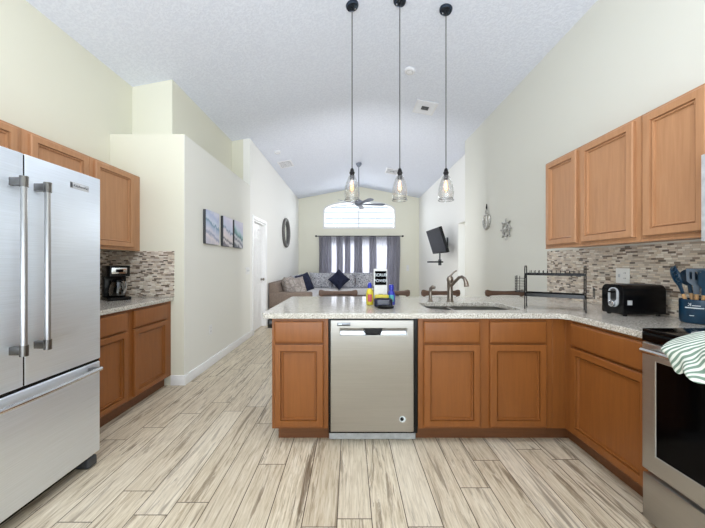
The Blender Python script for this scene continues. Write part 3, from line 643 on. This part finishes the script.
# dish rack
t = thing('dish_rack', 'black wire two-tier dish rack standing in the counter corner', 'dish rack', (1.531, 2.297, Z), R(-34))
L, D, H = .185, .085, .325
for s in (-1, 1):
    b = BM(); x = s*L
    tube(b, [(x, -D, 0), (x, -D, H-.02), (x, -D+.006, H-.006), (x, -D+.02, H), (x, D-.02, H), (x, D-.006, H-.006), (x, D, H-.02), (x, D, 0)], .0038, 8)
    for z in (.105, .262): tube(b, [(x, -D, z), (x, D, z)], .003, 8)
    part('side_frame', b, m_blackm, t, True)
b = BM()
for y in (-D, D): box(b, -L, L, y-.004, y+.004, .256, .272, .001)
for k in range(12):
    x = -L+.035+k*(2*L-.07)/11; tube(b, [(x, -D, .262), (x, -D, .292)], .0026, 6); tube(b, [(x, D, .262), (x, D, .292)], .0026, 6); tube(b, [(x, -D, .265), (x, D, .265)], .0022, 6)
part('plate_rail', b, m_blackm, t, True)
b = BM(); prism(b, rrect(-L, L, -D, D, .01), [rrect(-L+.005, L-.005, -D+.005, D-.005, .008)], XY, .098, .122); box(b, -L+.003, L-.003, -D+.003, D-.003, .096, .1); part('drip_tray', b, m_black, t, True)
b = BM(); bx0, bx1 = -L-.065, -L-.004
for k in range(6):
    z = .128+k*.02; tube(b, [(bx0, -D+.01, z), (bx1, -D+.01, z), (bx1, D-.02, z), (bx0, D-.02, z)], .002, 6, True)
for x, y in [(bx0, -D+.01), ((bx0+bx1)/2, -D+.01), (bx1, -D+.01), (bx0, D-.02), (bx1, D-.02), (bx0, 0)]: tube(b, [(x, y, .126), (x, y, .25)], .0022, 6)
box(b, bx0, bx1, -D+.01, D-.02, .124, .128); tube(b, [(bx1, 0, .23), (-L, 0, .262)], .003, 6); part('cutlery_basket', b, m_blackm, t, True)
b = BM(); tube(b, [(L, -.05, .1), (L+.05, -.05, .1), (L+.05, -.05, .17), (L+.05, .05, .17), (L+.05, .05, .1), (L, .05, .1)], .003, 8); part('cup_hook', b, m_blackm, t, True)

# toaster
t = thing('toaster', 'black toaster with chrome-trimmed lever on the right counter', 'toaster', (1.905, 2.062, Z), R(1))
b = BM(); prism(b, rrect(-.083, .083, .012, .205, (.04, .04, .012, .012)), [], lambda u, v, w: Vector((w, u, v)), -.14, .14); body = part('body', b, m_black, t, True, bevel=.012)
for y in (-.03, .03):
    g = BM(); box(g, -.11, .11, y-.014, y+.014, .2045, .2065); part('bread_slot', g, m_dkgrey, body, True)
g = BM(); prism(g, rrect(-.038, .038, .055, .185, (.037, .037, .037, .037), 8), [rrect(-.026, .026, .095, .178, .02, 6)], lambda u, v, w: Vector((w, u-.012, v)), -.147, -.139); tr = part('lever_trim', g, m_lgrey, t, True)
g = BM(); box(g, -.144, -.1395, -.034, .01, .1, .175); part('lever_track', g, m_steeld, tr, True)
g = BM(); lathe(g, [(.022, 0), (.022, .014), (.016, .018), (0, .018)], (-.146, -.012, .078), 18, Matrix.Rotation(-PI/2, 4, 'Y')); part('dial', g, m_chrome, t, True)
g = BM(); box(g, -.115, -.085, -.0865, -.0825, .075, .105, .001); part('button_panel', g, m_lgrey, t, True)
g = BM(); box(g, -.17, -.145, -.028, .004, .15, .162, .003); part('lever', g, m_black, tr, True)
for x in (-.11, .11):
    for y in (-.06, .06): g = BM(); cyl(g, (x, y, 0), (x, y, .014), .012, 12); part('foot', g, m_black, t, True)

# utensil crock and utensils
CX, CY = 2.014, 1.775
t = thing('utensil_crock', 'deep blue utensil crock on the counter beside the stove', 'crock', (CX, CY, Z))
b = BM(); lathe(b, [(.062, 0), (.07, .004), (.074, .02), (.074, .135), (.071, .138), (.068, .134), (.068, .02), (0, .015)], (CX, CY, Z), 36); cr = part('crock', b, m_navyblue, t)
def on_crock(a, z, w, h, rr=.0746):
    g = BM(); rg = [[g.verts.new((CX+rr*math.cos(R(q)), CY+rr*math.sin(R(q)), Z+zz)) for q in (a-w/2+w*k/8 for k in range(9))] for zz in (z, z+h)]
    for k in range(8): g.faces.new((rg[0][k], rg[0][k+1], rg[1][k+1], rg[1][k]))
    return g
part('printed_band', on_crock(212, .088, 60, .006), m_print, cr)
part('small_print', on_crock(205, .045, 14, .004), m_print, cr)
part('small_print', on_crock(219, .102, 26, .004), m_print, cr)
a = R(198); text('K', .026, basis((CX+.0748*math.cos(a), CY+.0748*math.sin(a), Z+.108), (math.sin(a), -math.cos(a), 0), (0, 0, 1), (math.cos(a), math.sin(a), 0)), m_print, cr)
def utensil(name, label, dx, dy, lean, kind):
    p0 = Vector((CX+dx*.3, CY+dy*.3, Z+.02)); p1 = Vector((CX+dx, CY+dy, Z+.165)); d = (p1-p0).normalized(); p2 = p1+d*.03; t = thing(name, label, 'utensil', p0, group='utensils in the blue crock')
    b = BM(); tube(b, [p0, p0.lerp(p1, .5), p1], [.008, .009, .0085], 10); part('handle', b, m_beech, t)
    u = Vector((lean, -abs(lean)*.3-.6, 0)); u = (u-d*u.dot(d)).normalized(); n = d.cross(u).normalized(); M = basis(p1, u, d, n)
    b = BM()
    if kind == 'spatula': prism(b, [(-.011, 0), (.011, 0), (.014, .04), (.03, .06), (.032, .125), (.02, .14), (-.02, .14), (-.032, .125), (-.03, .06), (-.014, .04)], [], lambda x, y, w: M @ Vector((x, y, w)), -.004, .004)
    elif kind == 'turner': prism(b, [(-.012, 0), (.012, 0), (.014, .05), (.038, .075), (.04, .15), (-.04, .15), (-.038, .075), (-.014, .05)], [[(-.006+q, .085), (.004+q, .085), (.004+q, .13), (-.006+q, .13)] for q in (-.02, .001, .022)], lambda x, y, w: M @ Vector((x, y, w)), -.003, .003)
    elif kind == 'fork':
        tube(b, [M @ Vector((0, y, 0)) for y in (0, .05, .08, .12, .155, .165)], [.009, .012, .022, .026, .018, .008], 14, flat=.5)
        for k in range(5):
            y = .068+.021*k
            for q in (-1, 1): tube(b, [M @ Vector((q*.014, y, 0)), M @ Vector((q*.034, y+.006, .003)), M @ Vector((q*.048, y+.012, .012))], [.008, .0065, .004], 8)
    else:
        r = {'spoon': .04, 'ladle': .046}[kind]; tube(b, [M @ Vector((0, 0, 0)), M @ Vector((0, .055, 0)), M @ Vector((0, .07, 0))], [.01, .009, .01], 10)
        Ms = M @ Matrix.Translation((0, .1, 0)) @ Matrix.Diagonal((1, 1.3, .55, 1)); lathe(b, [(0, -r), (r*.5, -r*.85), (r*.85, -r*.5), (r, 0), (r*.96, .003), (r*.8, -r*.42), (r*.45, -r*.72), (0, -r*.82)], (0, 0, 0), 20, Ms)
    part('head', b, m_navyblue, t, smooth=50)
utensil('pasta_fork', 'blue pasta fork leaning left in the crock', -.05, .03, -1, 'fork')
utensil('slotted_turner', 'blue slotted turner upright near the crock centre', .0, .004, .9, 'turner')
utensil('solid_spatula', 'blue solid spatula in front of the slotted turner', -.02, -.052, .4, 'spatula')
utensil('serving_spoon', 'blue serving spoon standing at the crock back', .03, .06, .5, 'spoon')
utensil('ladle', 'blue ladle at the right side of the crock', .05, -.02, .8, 'ladle')

# ================================================================ OUTLETS, SWITCHES
def plate(name, label, cat, c, u, n, w, h, gang, kind):
    t = thing(name, label, cat, c); c, u, n = Vector(c), Vector(u), Vector(n); v = Vector((0, 0, 1)); M = basis(c, u, v, n); f = lambda a, bb, ww: M @ Vector((a, bb, ww))
    b = BM(); prism(b, rrect(-w/2, w/2, -h/2, h/2, .006, 3), [], f, 0, .006); part('plate', b, m_white, t, bevel=.001)
    for k in range(gang):
        x = (k-(gang-1)/2)*.046
        if kind == 'outlet' or (kind == 'mixed' and k == 1):
            for z in (-.02, .02):
                b = BM(); prism(b, rrect(x-.016, x+.016, z-.014, z+.014, .006, 3), [], f, .006, .0075); so = part('socket', b, m_white, t)
                b = BM()
                for q in (-.006, .006): box(b, x+q-.0015, x+q+.0015, z-.004, z+.006, .0075, .0082, M=M)
                part('slot', b, m_dkgrey, so)
        else:
            b = BM(); prism(b, rrect(x-.016, x+.016, -.032, .032, .003, 2), [], f, .006, .008); so = part('rocker', b, m_white, t)
            b = BM(); box(b, x-.008, x+.008, -.012, .012, .008, .014, .002, M=M); part('toggle', b, m_lgrey, so)
plate('wall_outlet', 'white two-gang outlet plate on the mosaic above the toaster', 'outlet', (XR-.008, 2.345, 1.165), (0, -1, 0), (-1, 0, 0), .116, .115, 2, 'mixed')
plate('wall_outlet', 'white outlet low on the hall wall', 'outlet', (XS, 3.76, .45), (0, 1, 0), (1, 0, 0), .072, .115, 1, 'outlet')
plate('light_switch', 'white switch plate beside the hall door', 'switch', (XS, 5.12, 1.14), (0, 1, 0), (1, 0, 0), .19, .115, 3, 'switch')
plate('light_switch', 'small white switch on the back wall right of the curtains', 'switch', (1.92, YB, 1.12), (-1, 0, 0), (0, -1, 0), .08, .2, 1, 'switch')

# ================================================================ WALL DECOR
for k, (y0, y1, lab) in enumerate(((3.57, 3.93, 'pale blue beach canvas nearest the kitchen, leftmost of the three'), (4.06, 4.385, 'beach canvas with dark surf lines, middle of the three'), (4.45, 4.80, 'beach canvas with teal sea, nearest the hall door'))):
    t = thing('canvas_picture', lab, 'picture', (XS, (y0+y1)/2, 1.495), group='beach canvases on the hall wall')
    b = BM(); box(b, XS+.001, XS+.034, y0, y1, 1.495, 1.897, .002); fr = part('stretcher_frame', b, m_dkgrey if k != 0 else m_dkgrey, t)
    b = BM(); box(b, XS+.0342, XS+.0365, y0+.001, y1-.001, 1.496, 1.896); part('print', b, beach_art('beach_print_%d' % k, k), t)
t = thing('round_mirror', 'round mirror with thick dark frame on the wall above the sofa', 'mirror', (XS, 8.1, 1.70))
My = Matrix.Rotation(PI/2, 4, 'Y')
b = BM(); tube(b, [(XS+.03, 8.1+.35*math.cos(2*PI*k/40), 2.08+.35*math.sin(2*PI*k/40)) for k in range(40)], .04, 12, True); part('frame', b, plain('grey_brown_mirror_frame', (104, 102, 100), .5), t)
b = BM(); lathe(b, [(.335, 0), (.335, .012), (0, .012)], (XS+.001, 8.1, 2.08), 40, My); part('mirror_glass', b, m_mirror, t)
# anchor and ship wheel
X = XR-.012
t = thing('anchor_wall_decoration', 'antique silver anchor hanging on the right wall', 'wall decoration', (X, 4.68, 1.79))
b = BM(); tube(b, [(X, 4.68, 1.83), (X, 4.68, 2.02)], .014, 8); tube(b, [(X, 4.60, 2.0), (X, 4.76, 2.0)], .011, 8)
cp = [(X, 4.68-.115*math.sin(R(a)), 1.945-.145*math.cos(R(a))) for a in range(-85, 86, 10)]; tube(b, cp, [.012+.014*math.cos(R(a)) for a in range(-85, 86, 10)], 8)
for s in (-1, 1): prism(b, [(4.68+s*.115, 1.985), (4.68+s*.14, 1.915), (4.68+s*.075, 1.925)], [], YZ, X-.006, X+.006)
part('anchor', b, m_pewter, t)
b = BM(); tube(b, [(X, 4.68+.032*math.cos(2*PI*k/16), 2.05+.032*math.sin(2*PI*k/16)) for k in range(16)], .009, 8, True); part('ring', b, m_pewter, t)
b = BM(); tube(b, [(X, 4.68, 2.08), (X, 4.665, 2.12), (X, 4.68, 2.17), (X, 4.695, 2.12)], .006, 6, True); part('hanging_rope', b, m_bronze, t)
t = thing('ship_wheel_wall_decoration', 'antique silver ship wheel on the right wall beside the anchor', 'wall decoration', (X, 4.1, 1.575))
wc = (4.10, 1.72); b = BM(); tube(b, [(X, wc[0]+.088*math.cos(2*PI*k/32), wc[1]+.088*math.sin(2*PI*k/32)) for k in range(32)], .012, 8, True); part('rim', b, m_pewter, t)
b = BM(); lathe(b, [(.03, -.012), (.03, .008), (.02, .014), (0, .014)], (X, wc[0], wc[1]), 20, Matrix.Rotation(-PI/2, 4, 'Y')); part('hub', b, m_pewter, t)
for k in range(8):
    a = 2*PI*k/8; f = lambda r: (X, wc[0]+r*math.cos(a), wc[1]+r*math.sin(a)); b = BM()
    tube(b, [f(.025), f(.06), f(.1), f(.108), f(.125), f(.142), f(.146)], [.006, .007, .006, .009, .012, .011, .006], 8); part('spoke', b, m_pewter, t)

# ================================================================ TV
t = thing('television', 'flat television tilted down on a wall arm, small shelf hanging below it', 'television', (2.0, 6.9, 1.47))
def tvM(): 
    u = Vector((.05, -.98, .0)).normalized(); n = Vector((-.96, -.06, -.30)); n = (n-u*n.dot(u)).normalized(); v = n.cross(u).normalized(); return basis((1.93, 6.88, 1.765), u, v, n)
MT = tvM()
b = BM(); box(b, -.47, .47, -.285, .285, -.055, 0, .008, M=MT); part('casing', b, m_black, t)
b = BM(); box(b, -.45, .45, -.262, .268, 0.0005, .003, M=MT); part('screen', b, m_screen, t)
b = BM(); box(b, -.15, .15, -.15, .15, -.085, -.055, M=MT); part('mount_plate', b, m_dkgrey, t)
b = BM(); pb = MT @ Vector((0, -.05, -.08)); tube(b, [pb, (2.10, 7.1, 1.75), (XV-.02, 7.25, 1.75)], .025, 10); box(b, XV-.03, XV, 7.17, 7.33, 1.62, 1.88, .004); part('wall_arm', b, m_dkgrey, t)
b = BM(); tube(b, [(2.06, 7.02, 1.75), (2.06, 7.02, 1.235)], .018, 8); box(b, 2.03, 2.09, 6.99, 7.05, 1.225, 1.36, .004); part('drop_post', b, m_dkgrey, t)
b = BM(); box(b, 1.80, 2.09, 6.86, 7.14, 1.285, 1.318, .004); part('component_shelf', b, m_black, t)

# ================================================================ SOFA + PILLOWS
t = thing('sectional_sofa', 'L-shaped taupe and grey sectional sofa in the living room corner', 'sofa', (-1.2, 8.5, 0))
sx0, sx1, sy0, sy1 = XS+.02, -.80, 6.36, 9.72
b = BM(); prism(b, [(sx0, sy0), (sx1, sy0), (sx1, 8.85), (1.0, 8.85), (1.0, sy1), (sx0, sy1)], [], XY, .05, .34); part('base', b, m_sofa, t, bevel=.02)
b = BM(); box(b, sx0, sx1, sy0, sy0+.22, .34, .665, .04, 3); part('arm', b, m_sofa, t)
b = BM(); box(b, .80, 1.0, 8.85, sy1, .34, .62, .04, 3); part('arm', b, m_sofa, t)
b = BM(); prism(b, [(sx0, .34), (sx0+.26, .34), (sx0+.21, .72), (sx0+.13, .85), (sx0, .87)], [], XZ, sy0+.01, sy1); part('backrest', b, m_sofa, t, bevel=.02)
b = BM(); box(b, sx0+.27, 1.0, sy1-.26, sy1, .34, .80, .04, 3); part('backrest', b, m_sofa, t)
for y0, y1 in ((sy0+.23, 7.7), (7.71, 8.84)):
    b = BM(); box(b, sx0+.27, sx1+.01, y0, y1, .345, .53, .04, 3); part('seat_cushion', b, m_seat, t)
for x0, x1 in ((sx0+.27, -.33), (-.32, .79)):
    b = BM(); box(b, x0, x1, 8.86, sy1-.27, .345, .53, .04, 3); part('seat_cushion', b, m_seat, t)
for k, (y0, y1) in enumerate(((6.6, 7.35), (7.37, 8.2), (8.22, 9.0))):
    b = BM(); pillow(b, y1-y0, .5, .26, Matrix.Translation((sx0+.33, (y0+y1)/2, .73)) @ Matrix.Rotation(R(-14), 4, 'Y') @ basis((0, 0, 0), (0, 1, 0), (0, 0, 1), (1, 0, 0))); part('back_cushion', b, m_tanfab if k == 0 else m_floral, t)
for k in range(3):
    x0 = -1.25+k*.70; b = BM(); pillow(b, .72, .52, .26, Matrix.Translation((x0+.36, sy1-.36, .745)) @ Matrix.Rotation(R(-12), 4, 'X') @ basis((0, 0, 0), (1, 0, 0), (0, 0, 1), (0, -1, 0))); part('back_cushion', b, m_floral, t)
def throw(name, label, mat, c, w, tk, yaw, tilt, roll):
    t0 = Matrix.Translation(c) @ Matrix.Rotation(R(yaw), 4, 'Z') @ Matrix.Rotation(R(tilt), 4, 'X') @ basis((0, 0, 0), (1, 0, 0), (0, 0, 1), (0, -1, 0)) @ Matrix.Rotation(R(roll), 4, 'Z')
    b = BM(); pillow(b, w, w, tk, t0); single(name, b, mat, label, 'pillow')
throw('throw_pillow', 'navy throw pillow turned on its corner against the back of the sofa', m_navy, (-.32, 8.95, .80), .47, .18, 4, -22, 45)
throw('throw_pillow', 'navy throw pillow on the left side of the sofa', m_navy, (-1.1, 7.45, .80), .46, .17, 52, -20, 12)
throw('throw_pillow', 'tan patterned throw pillow behind the near sofa arm', m_tanfab, (-1.17, 6.78, .745), .44, .17, 40, -18, 8)

# ================================================================ CURTAINS
t = thing('curtain_rod', 'dark curtain rod above the sliding door', 'curtain rod', (.3, YB-.1, 2.09))
b = BM(); cyl(b, (-1.10, YB-.1, 2.175), (1.72, YB-.1, 2.175), .013, 12); part('rod', b, m_bronze, t)
for x in (-1.12, 1.74):
    b = BM(); lathe(b, [(0, -.035), (.022, -.028), (.034, 0), (.022, .028), (0, .035)], (x, YB-.1, 2.175), 14, Matrix.Rotation(PI/2, 4, 'Y')); part('finial', b, m_bronze, t)
for x in (-1.0, .3, 1.62):
    b = BM(); tube(b, [(x, YB-.1, 2.175), (x, YB, 2.175)], .009, 8); part('bracket', b, m_bronze, t)
def curtain(x0, x1, folds, amp, mat, label, ph, yc):
    b = BM(); N = folds*14; cols = []
    for i in range(N+1):
        u = i/N; x = x0+(x1-x0)*u; a = u*folds*2*PI+ph; col = []
        for k in range(13):
            z = 2.158-k/12*2.13; sp = 1+.12*math.sin(k*.7+u*9); col.append(b.verts.new((x+.018*math.sin(a*.5+k*.35), yc+amp*sp*math.sin(a)+.004*math.sin(k*.6+u*21), z)))
        cols.append(col)
    for a, c in zip(cols, cols[1:]):
        for k in range(12): b.faces.new((a[k], c[k], c[k+1], a[k+1]))
    o = single('curtain', b, mat, label, 'curtain', 'grey curtains on the back wall', smooth=180)
curtain(-.98, 1.62, 17, .014, m_sheer, 'white sheer curtain spanning the whole sliding door', 0, YB-.045)
for x0, x1, f, ph, lab in ((-1.03, -.62, 4, .5, 'wide grey drape gathered at the left end of the rod'), (-.46, -.25, 2, 0, 'narrow grey drape fold, first one right of the left-end drape'), (-.19, .0, 2, .7, 'narrow grey drape fold, second one right of the left-end drape'), (.12, .42, 3, 1.2, 'grey drape fold at the middle of the rod'), (.62, .86, 2, 0, 'narrow grey drape fold left of the right-end drape'), (1.2, 1.64, 4, 2, 'wide grey drape gathered at the right end of the rod')):
    curtain(x0, x1, f, .026, m_drape, lab, ph, YB-.135)

# ================================================================ BAR STOOLS
sr = None
for k, (x, lab) in enumerate(((-.137, 'wooden bar stool leftmost behind the peninsula, below the window'), (.47, 'wooden bar stool behind the soap bottles and carton'), (1.05, 'wooden bar stool directly behind the faucet'), (1.79, 'wooden bar stool rightmost, behind the dish rack'))):
    if sr is None:
        sr = thing('bar_stool', lab, 'stool', (x, 3.36, 0), group='wooden bar stools at the peninsula')
        for sx in (-1, 1):
            for sy in (-1, 1):
                b = BM(); tube(b, [(sx*.19, sy*.165, 0), (sx*.16, sy*.14, .60)], [.016, .02], 10); part('leg', b, m_walnut, sr, True)
            b = BM(); tube(b, [(sx*.17, .145, .60), (sx*.185, .17, .80), (sx*.19, .185, .90)], [.017, .015, .015], 10); part('back_post', b, m_walnut, sr, True)
        for y in (-.155, .155): b = BM(); tube(b, [(-.18, y, .22), (.18, y, .22)], .012, 8); part('stretcher', b, m_walnut, sr, True)
        b = BM(); prism(b, rrect(-.20, .20, -.18, .18, .05), [], XY, .60, .64); part('seat', b, m_walnut, sr, True, bevel=.012)
        b = BM(); prof = [(-.22, .888), (-.20, .882), (-.15, .893), (0, .897), (.15, .893), (.20, .882), (.22, .888), (.226, .92), (.22, .952), (.20, .958), (.15, .946), (0, .941), (-.15, .946), (-.20, .958), (-.22, .952), (-.226, .92)]
        prism(b, prof, [], XZ, .17, .20); part('back_rail', b, m_walnut, sr, True, bevel=.006)
    else: dup(sr, (x, 3.36, 0), lab)

# ================================================================ PENDANTS
pend = None
for k, (x, lab) in enumerate(((.02, 'glass pendant lamp leftmost of the three, in front of the fan'), (.48, 'glass pendant lamp in the middle of the three'), (.925, 'glass pendant lamp rightmost of the three, glowing warmest'))):
    zt = zc(x); zoff = zt-zc(.02)
    t = thing('pendant_lamp', lab, 'pendant lamp', (x, 2.95, 1.865), group='pendant lamps over the peninsula'); o = Vector((x, 2.95, 1.865))
    tilt = math.atan(SL)*(1 if x < RX else -1)
    b = BM(); lathe(b, [(.0, -.035), (.03, -.034), (.055, -.026), (.062, -.012), (.062, .0)], (x, 2.95, zt-.001), 28, Matrix.Rotation(-tilt, 4, 'Y')); cn = part('canopy', b, m_canopy, t)
    for s in (-1, 1):
        b = BM(); lathe(b, [(.006, 0), (.006, -.006), (0, -.006)], (x+s*.03, 2.95, zt-.034-s*tilt*.03), 10); part('screw', b, m_chrome, cn)
    b = BM(); cyl(b, (x, 2.95, 2.165), (x, 2.95, zt-.03), .0042, 8); part('cord', b, m_bronze, t)
    b = BM(); lathe(b, [(.006, .315), (.012, .308), (.018, .296), (.02, .28), (.026, .272), (.026, .262), (.02, .258), (.02, .235), (.023, .232), (.023, .205), (.0, .205)], o, 20); part('socket', b, m_bronze, t)
    b = BM(); lathe(b, [(.024, .245), (.03, .238), (.042, .215), (.058, .17), (.07, .115), (.074, .075), (.07, .04), (.066, .018), (.072, 0), (.069, 0), (.063, .018), (.067, .04), (.071, .075), (.067, .115), (.055, .17), (.04, .213), (.028, .235)], o, 32, cap=False); part('glass_shade', b, m_seeded, t)
    b = BM()
    tube(b, [o+Vector((.073*math.cos(2*PI*q/32), .073*math.sin(2*PI*q/32), .003)) for q in range(32)], .0018, 6, True)
    tube(b, [o+Vector((.066*math.cos(2*PI*q/32), .066*math.sin(2*PI*q/32), .019)) for q in range(32)], .0015, 6, True); part('shade_rim', b, m_bronze, t)
    b = BM(); lathe(b, [(.012, .205), (.014, .19), (.024, .15), (.028, .12), (.024, .092), (.01, .075), (0, .072)], o, 20); bl = part('bulb', b, m_bulb, t)
    b = BM()
    for q in range(4):
        a = PI/2*q; tube(b, [o+Vector((.004*math.cos(a), .004*math.sin(a), .185)), o+Vector((.014*math.cos(a), .014*math.sin(a), .12)), o+Vector((.008*math.cos(a+.7), .008*math.sin(a+.7), .1))], .0022, 6)
    part('filament', b, m_filament2 if k == 2 else m_filament, bl)

# ================================================================ CEILING FIXTURES
def slope(x, y):
    s = -SL if x > RX else SL; u = Vector((1, 0, s)).normalized(); v = Vector((0, 1, 0)); n = Vector((s, 0, -1)).normalized(); return basis((x, y, zc(x)-.001), u, v, n)
def vent(x, y, w, d, label, n, damper=False):
    t = thing('ceiling_vent', label, 'vent', (x, y, zc(x)), group='ceiling vents'); M = slope(x, y); f = lambda a, c, ww: M @ Vector((a, c, ww))
    b = BM(); prism(b, rect(-w/2, w/2, -d/2, d/2), [rect(-w/2+.025, w/2-.025, -d/2+.025, d/2-.025)], f, 0, .012); part('frame', b, m_ivory, t)
    b = BM(); box(b, -w/2+.025, w/2-.025, -d/2+.025, d/2-.025, .001, .003, M=M); part('backing', b, m_slot, t)
    for k in range(n):
        yy = -d/2+.035+(d-.07)*k/(n-1); b = BM(); box(b, -w/2+.022, w/2-.022, -.011, .011, -.001, .001, M=M @ Matrix.Translation((0, yy, .008)) @ Matrix.Rotation(R(35), 4, 'X')); part('slat', b, m_ivory, t)
    if damper: b = BM(); box(b, -.055, .055, -.05, .05, .012, .015, M=M); part('damper', b, m_dkgrey, t)
vent(1.157, 4.72, .32, .36, 'square ceiling vent with dark centre, right of the middle pendant', 9, True)
vent(-1.425, 6.8, .30, .42, 'ceiling vent near the top of the left hall wall', 6)
vent(1.1, 8.0, .34, .42, 'ceiling vent far in the living room, beside the fan', 6, True)
def detector(x, y, r, name, label):
    t = thing(name, label, 'detector', (x, y, zc(x)), group='round ceiling detectors'); M = slope(x, y)
    b = BM(); lathe(b, [(r, 0), (r, .012), (r*.9, .026), (r*.55, .032), (0, .033)], (0, 0, 0), 28, M); part('cover', b, m_ivory, t)
    b = BM(); tube(b, [M @ Vector((r*.62*math.cos(2*PI*k/24), r*.62*math.sin(2*PI*k/24), .031)) for k in range(24)], .003, 6, True); part('vent_ring', b, m_lgrey, t)
detector(.77, 3.93, .068, 'smoke_detector', 'white smoke detector between the middle and right pendants')
detector(-1.44, 6.05, .07, 'smoke_detector', 'small round smoke detector above the hall door')
# fan
FXC, FYC = .22, 7.7; zf = 2.765
t = thing('ceiling_fan', 'silver grey five-blade ceiling fan before the arched window', 'ceiling fan', (FXC, FYC, zf))
b = BM(); lathe(b, [(.0, -.09), (.03, -.085), (.07, -.03), (.075, .01)], (FXC, FYC, zc(FXC)-.012), 24); part('canopy', b, m_fanblade, t)
b = BM(); cyl(b, (FXC, FYC, zf+.1), (FXC, FYC, zc(FXC)-.05), .013, 10); part('downrod', b, m_fanblade, t)
b = BM(); lathe(b, [(.02, .12), (.05, .1), (.1, .07), (.11, .02), (.09, -.02), (.05, -.05), (0, -.055)], (FXC, FYC, zf), 28); part('motor', b, m_fanblade, t)
for k in range(5):
    a = R(8+72*k); M = Matrix.Translation((FXC, FYC, zf)) @ Matrix.Rotation(a, 4, 'Z') @ Matrix.Rotation(R(-12), 4, 'X')
    b = BM(); prism(b, [(.16, -.045), (.6, -.068), (.66, -.05), (.68, 0), (.66, .05), (.6, .068), (.16, .045)], [], lambda u, v, w: M @ Vector((u, v, w)), -.005, .005); bl = part('blade', b, m_fanblade, t)
    b = BM(); box(b, .08, .2, -.02, .02, -.012, -.004, .002, M=M); part('blade_iron', b, m_steeld, bl)
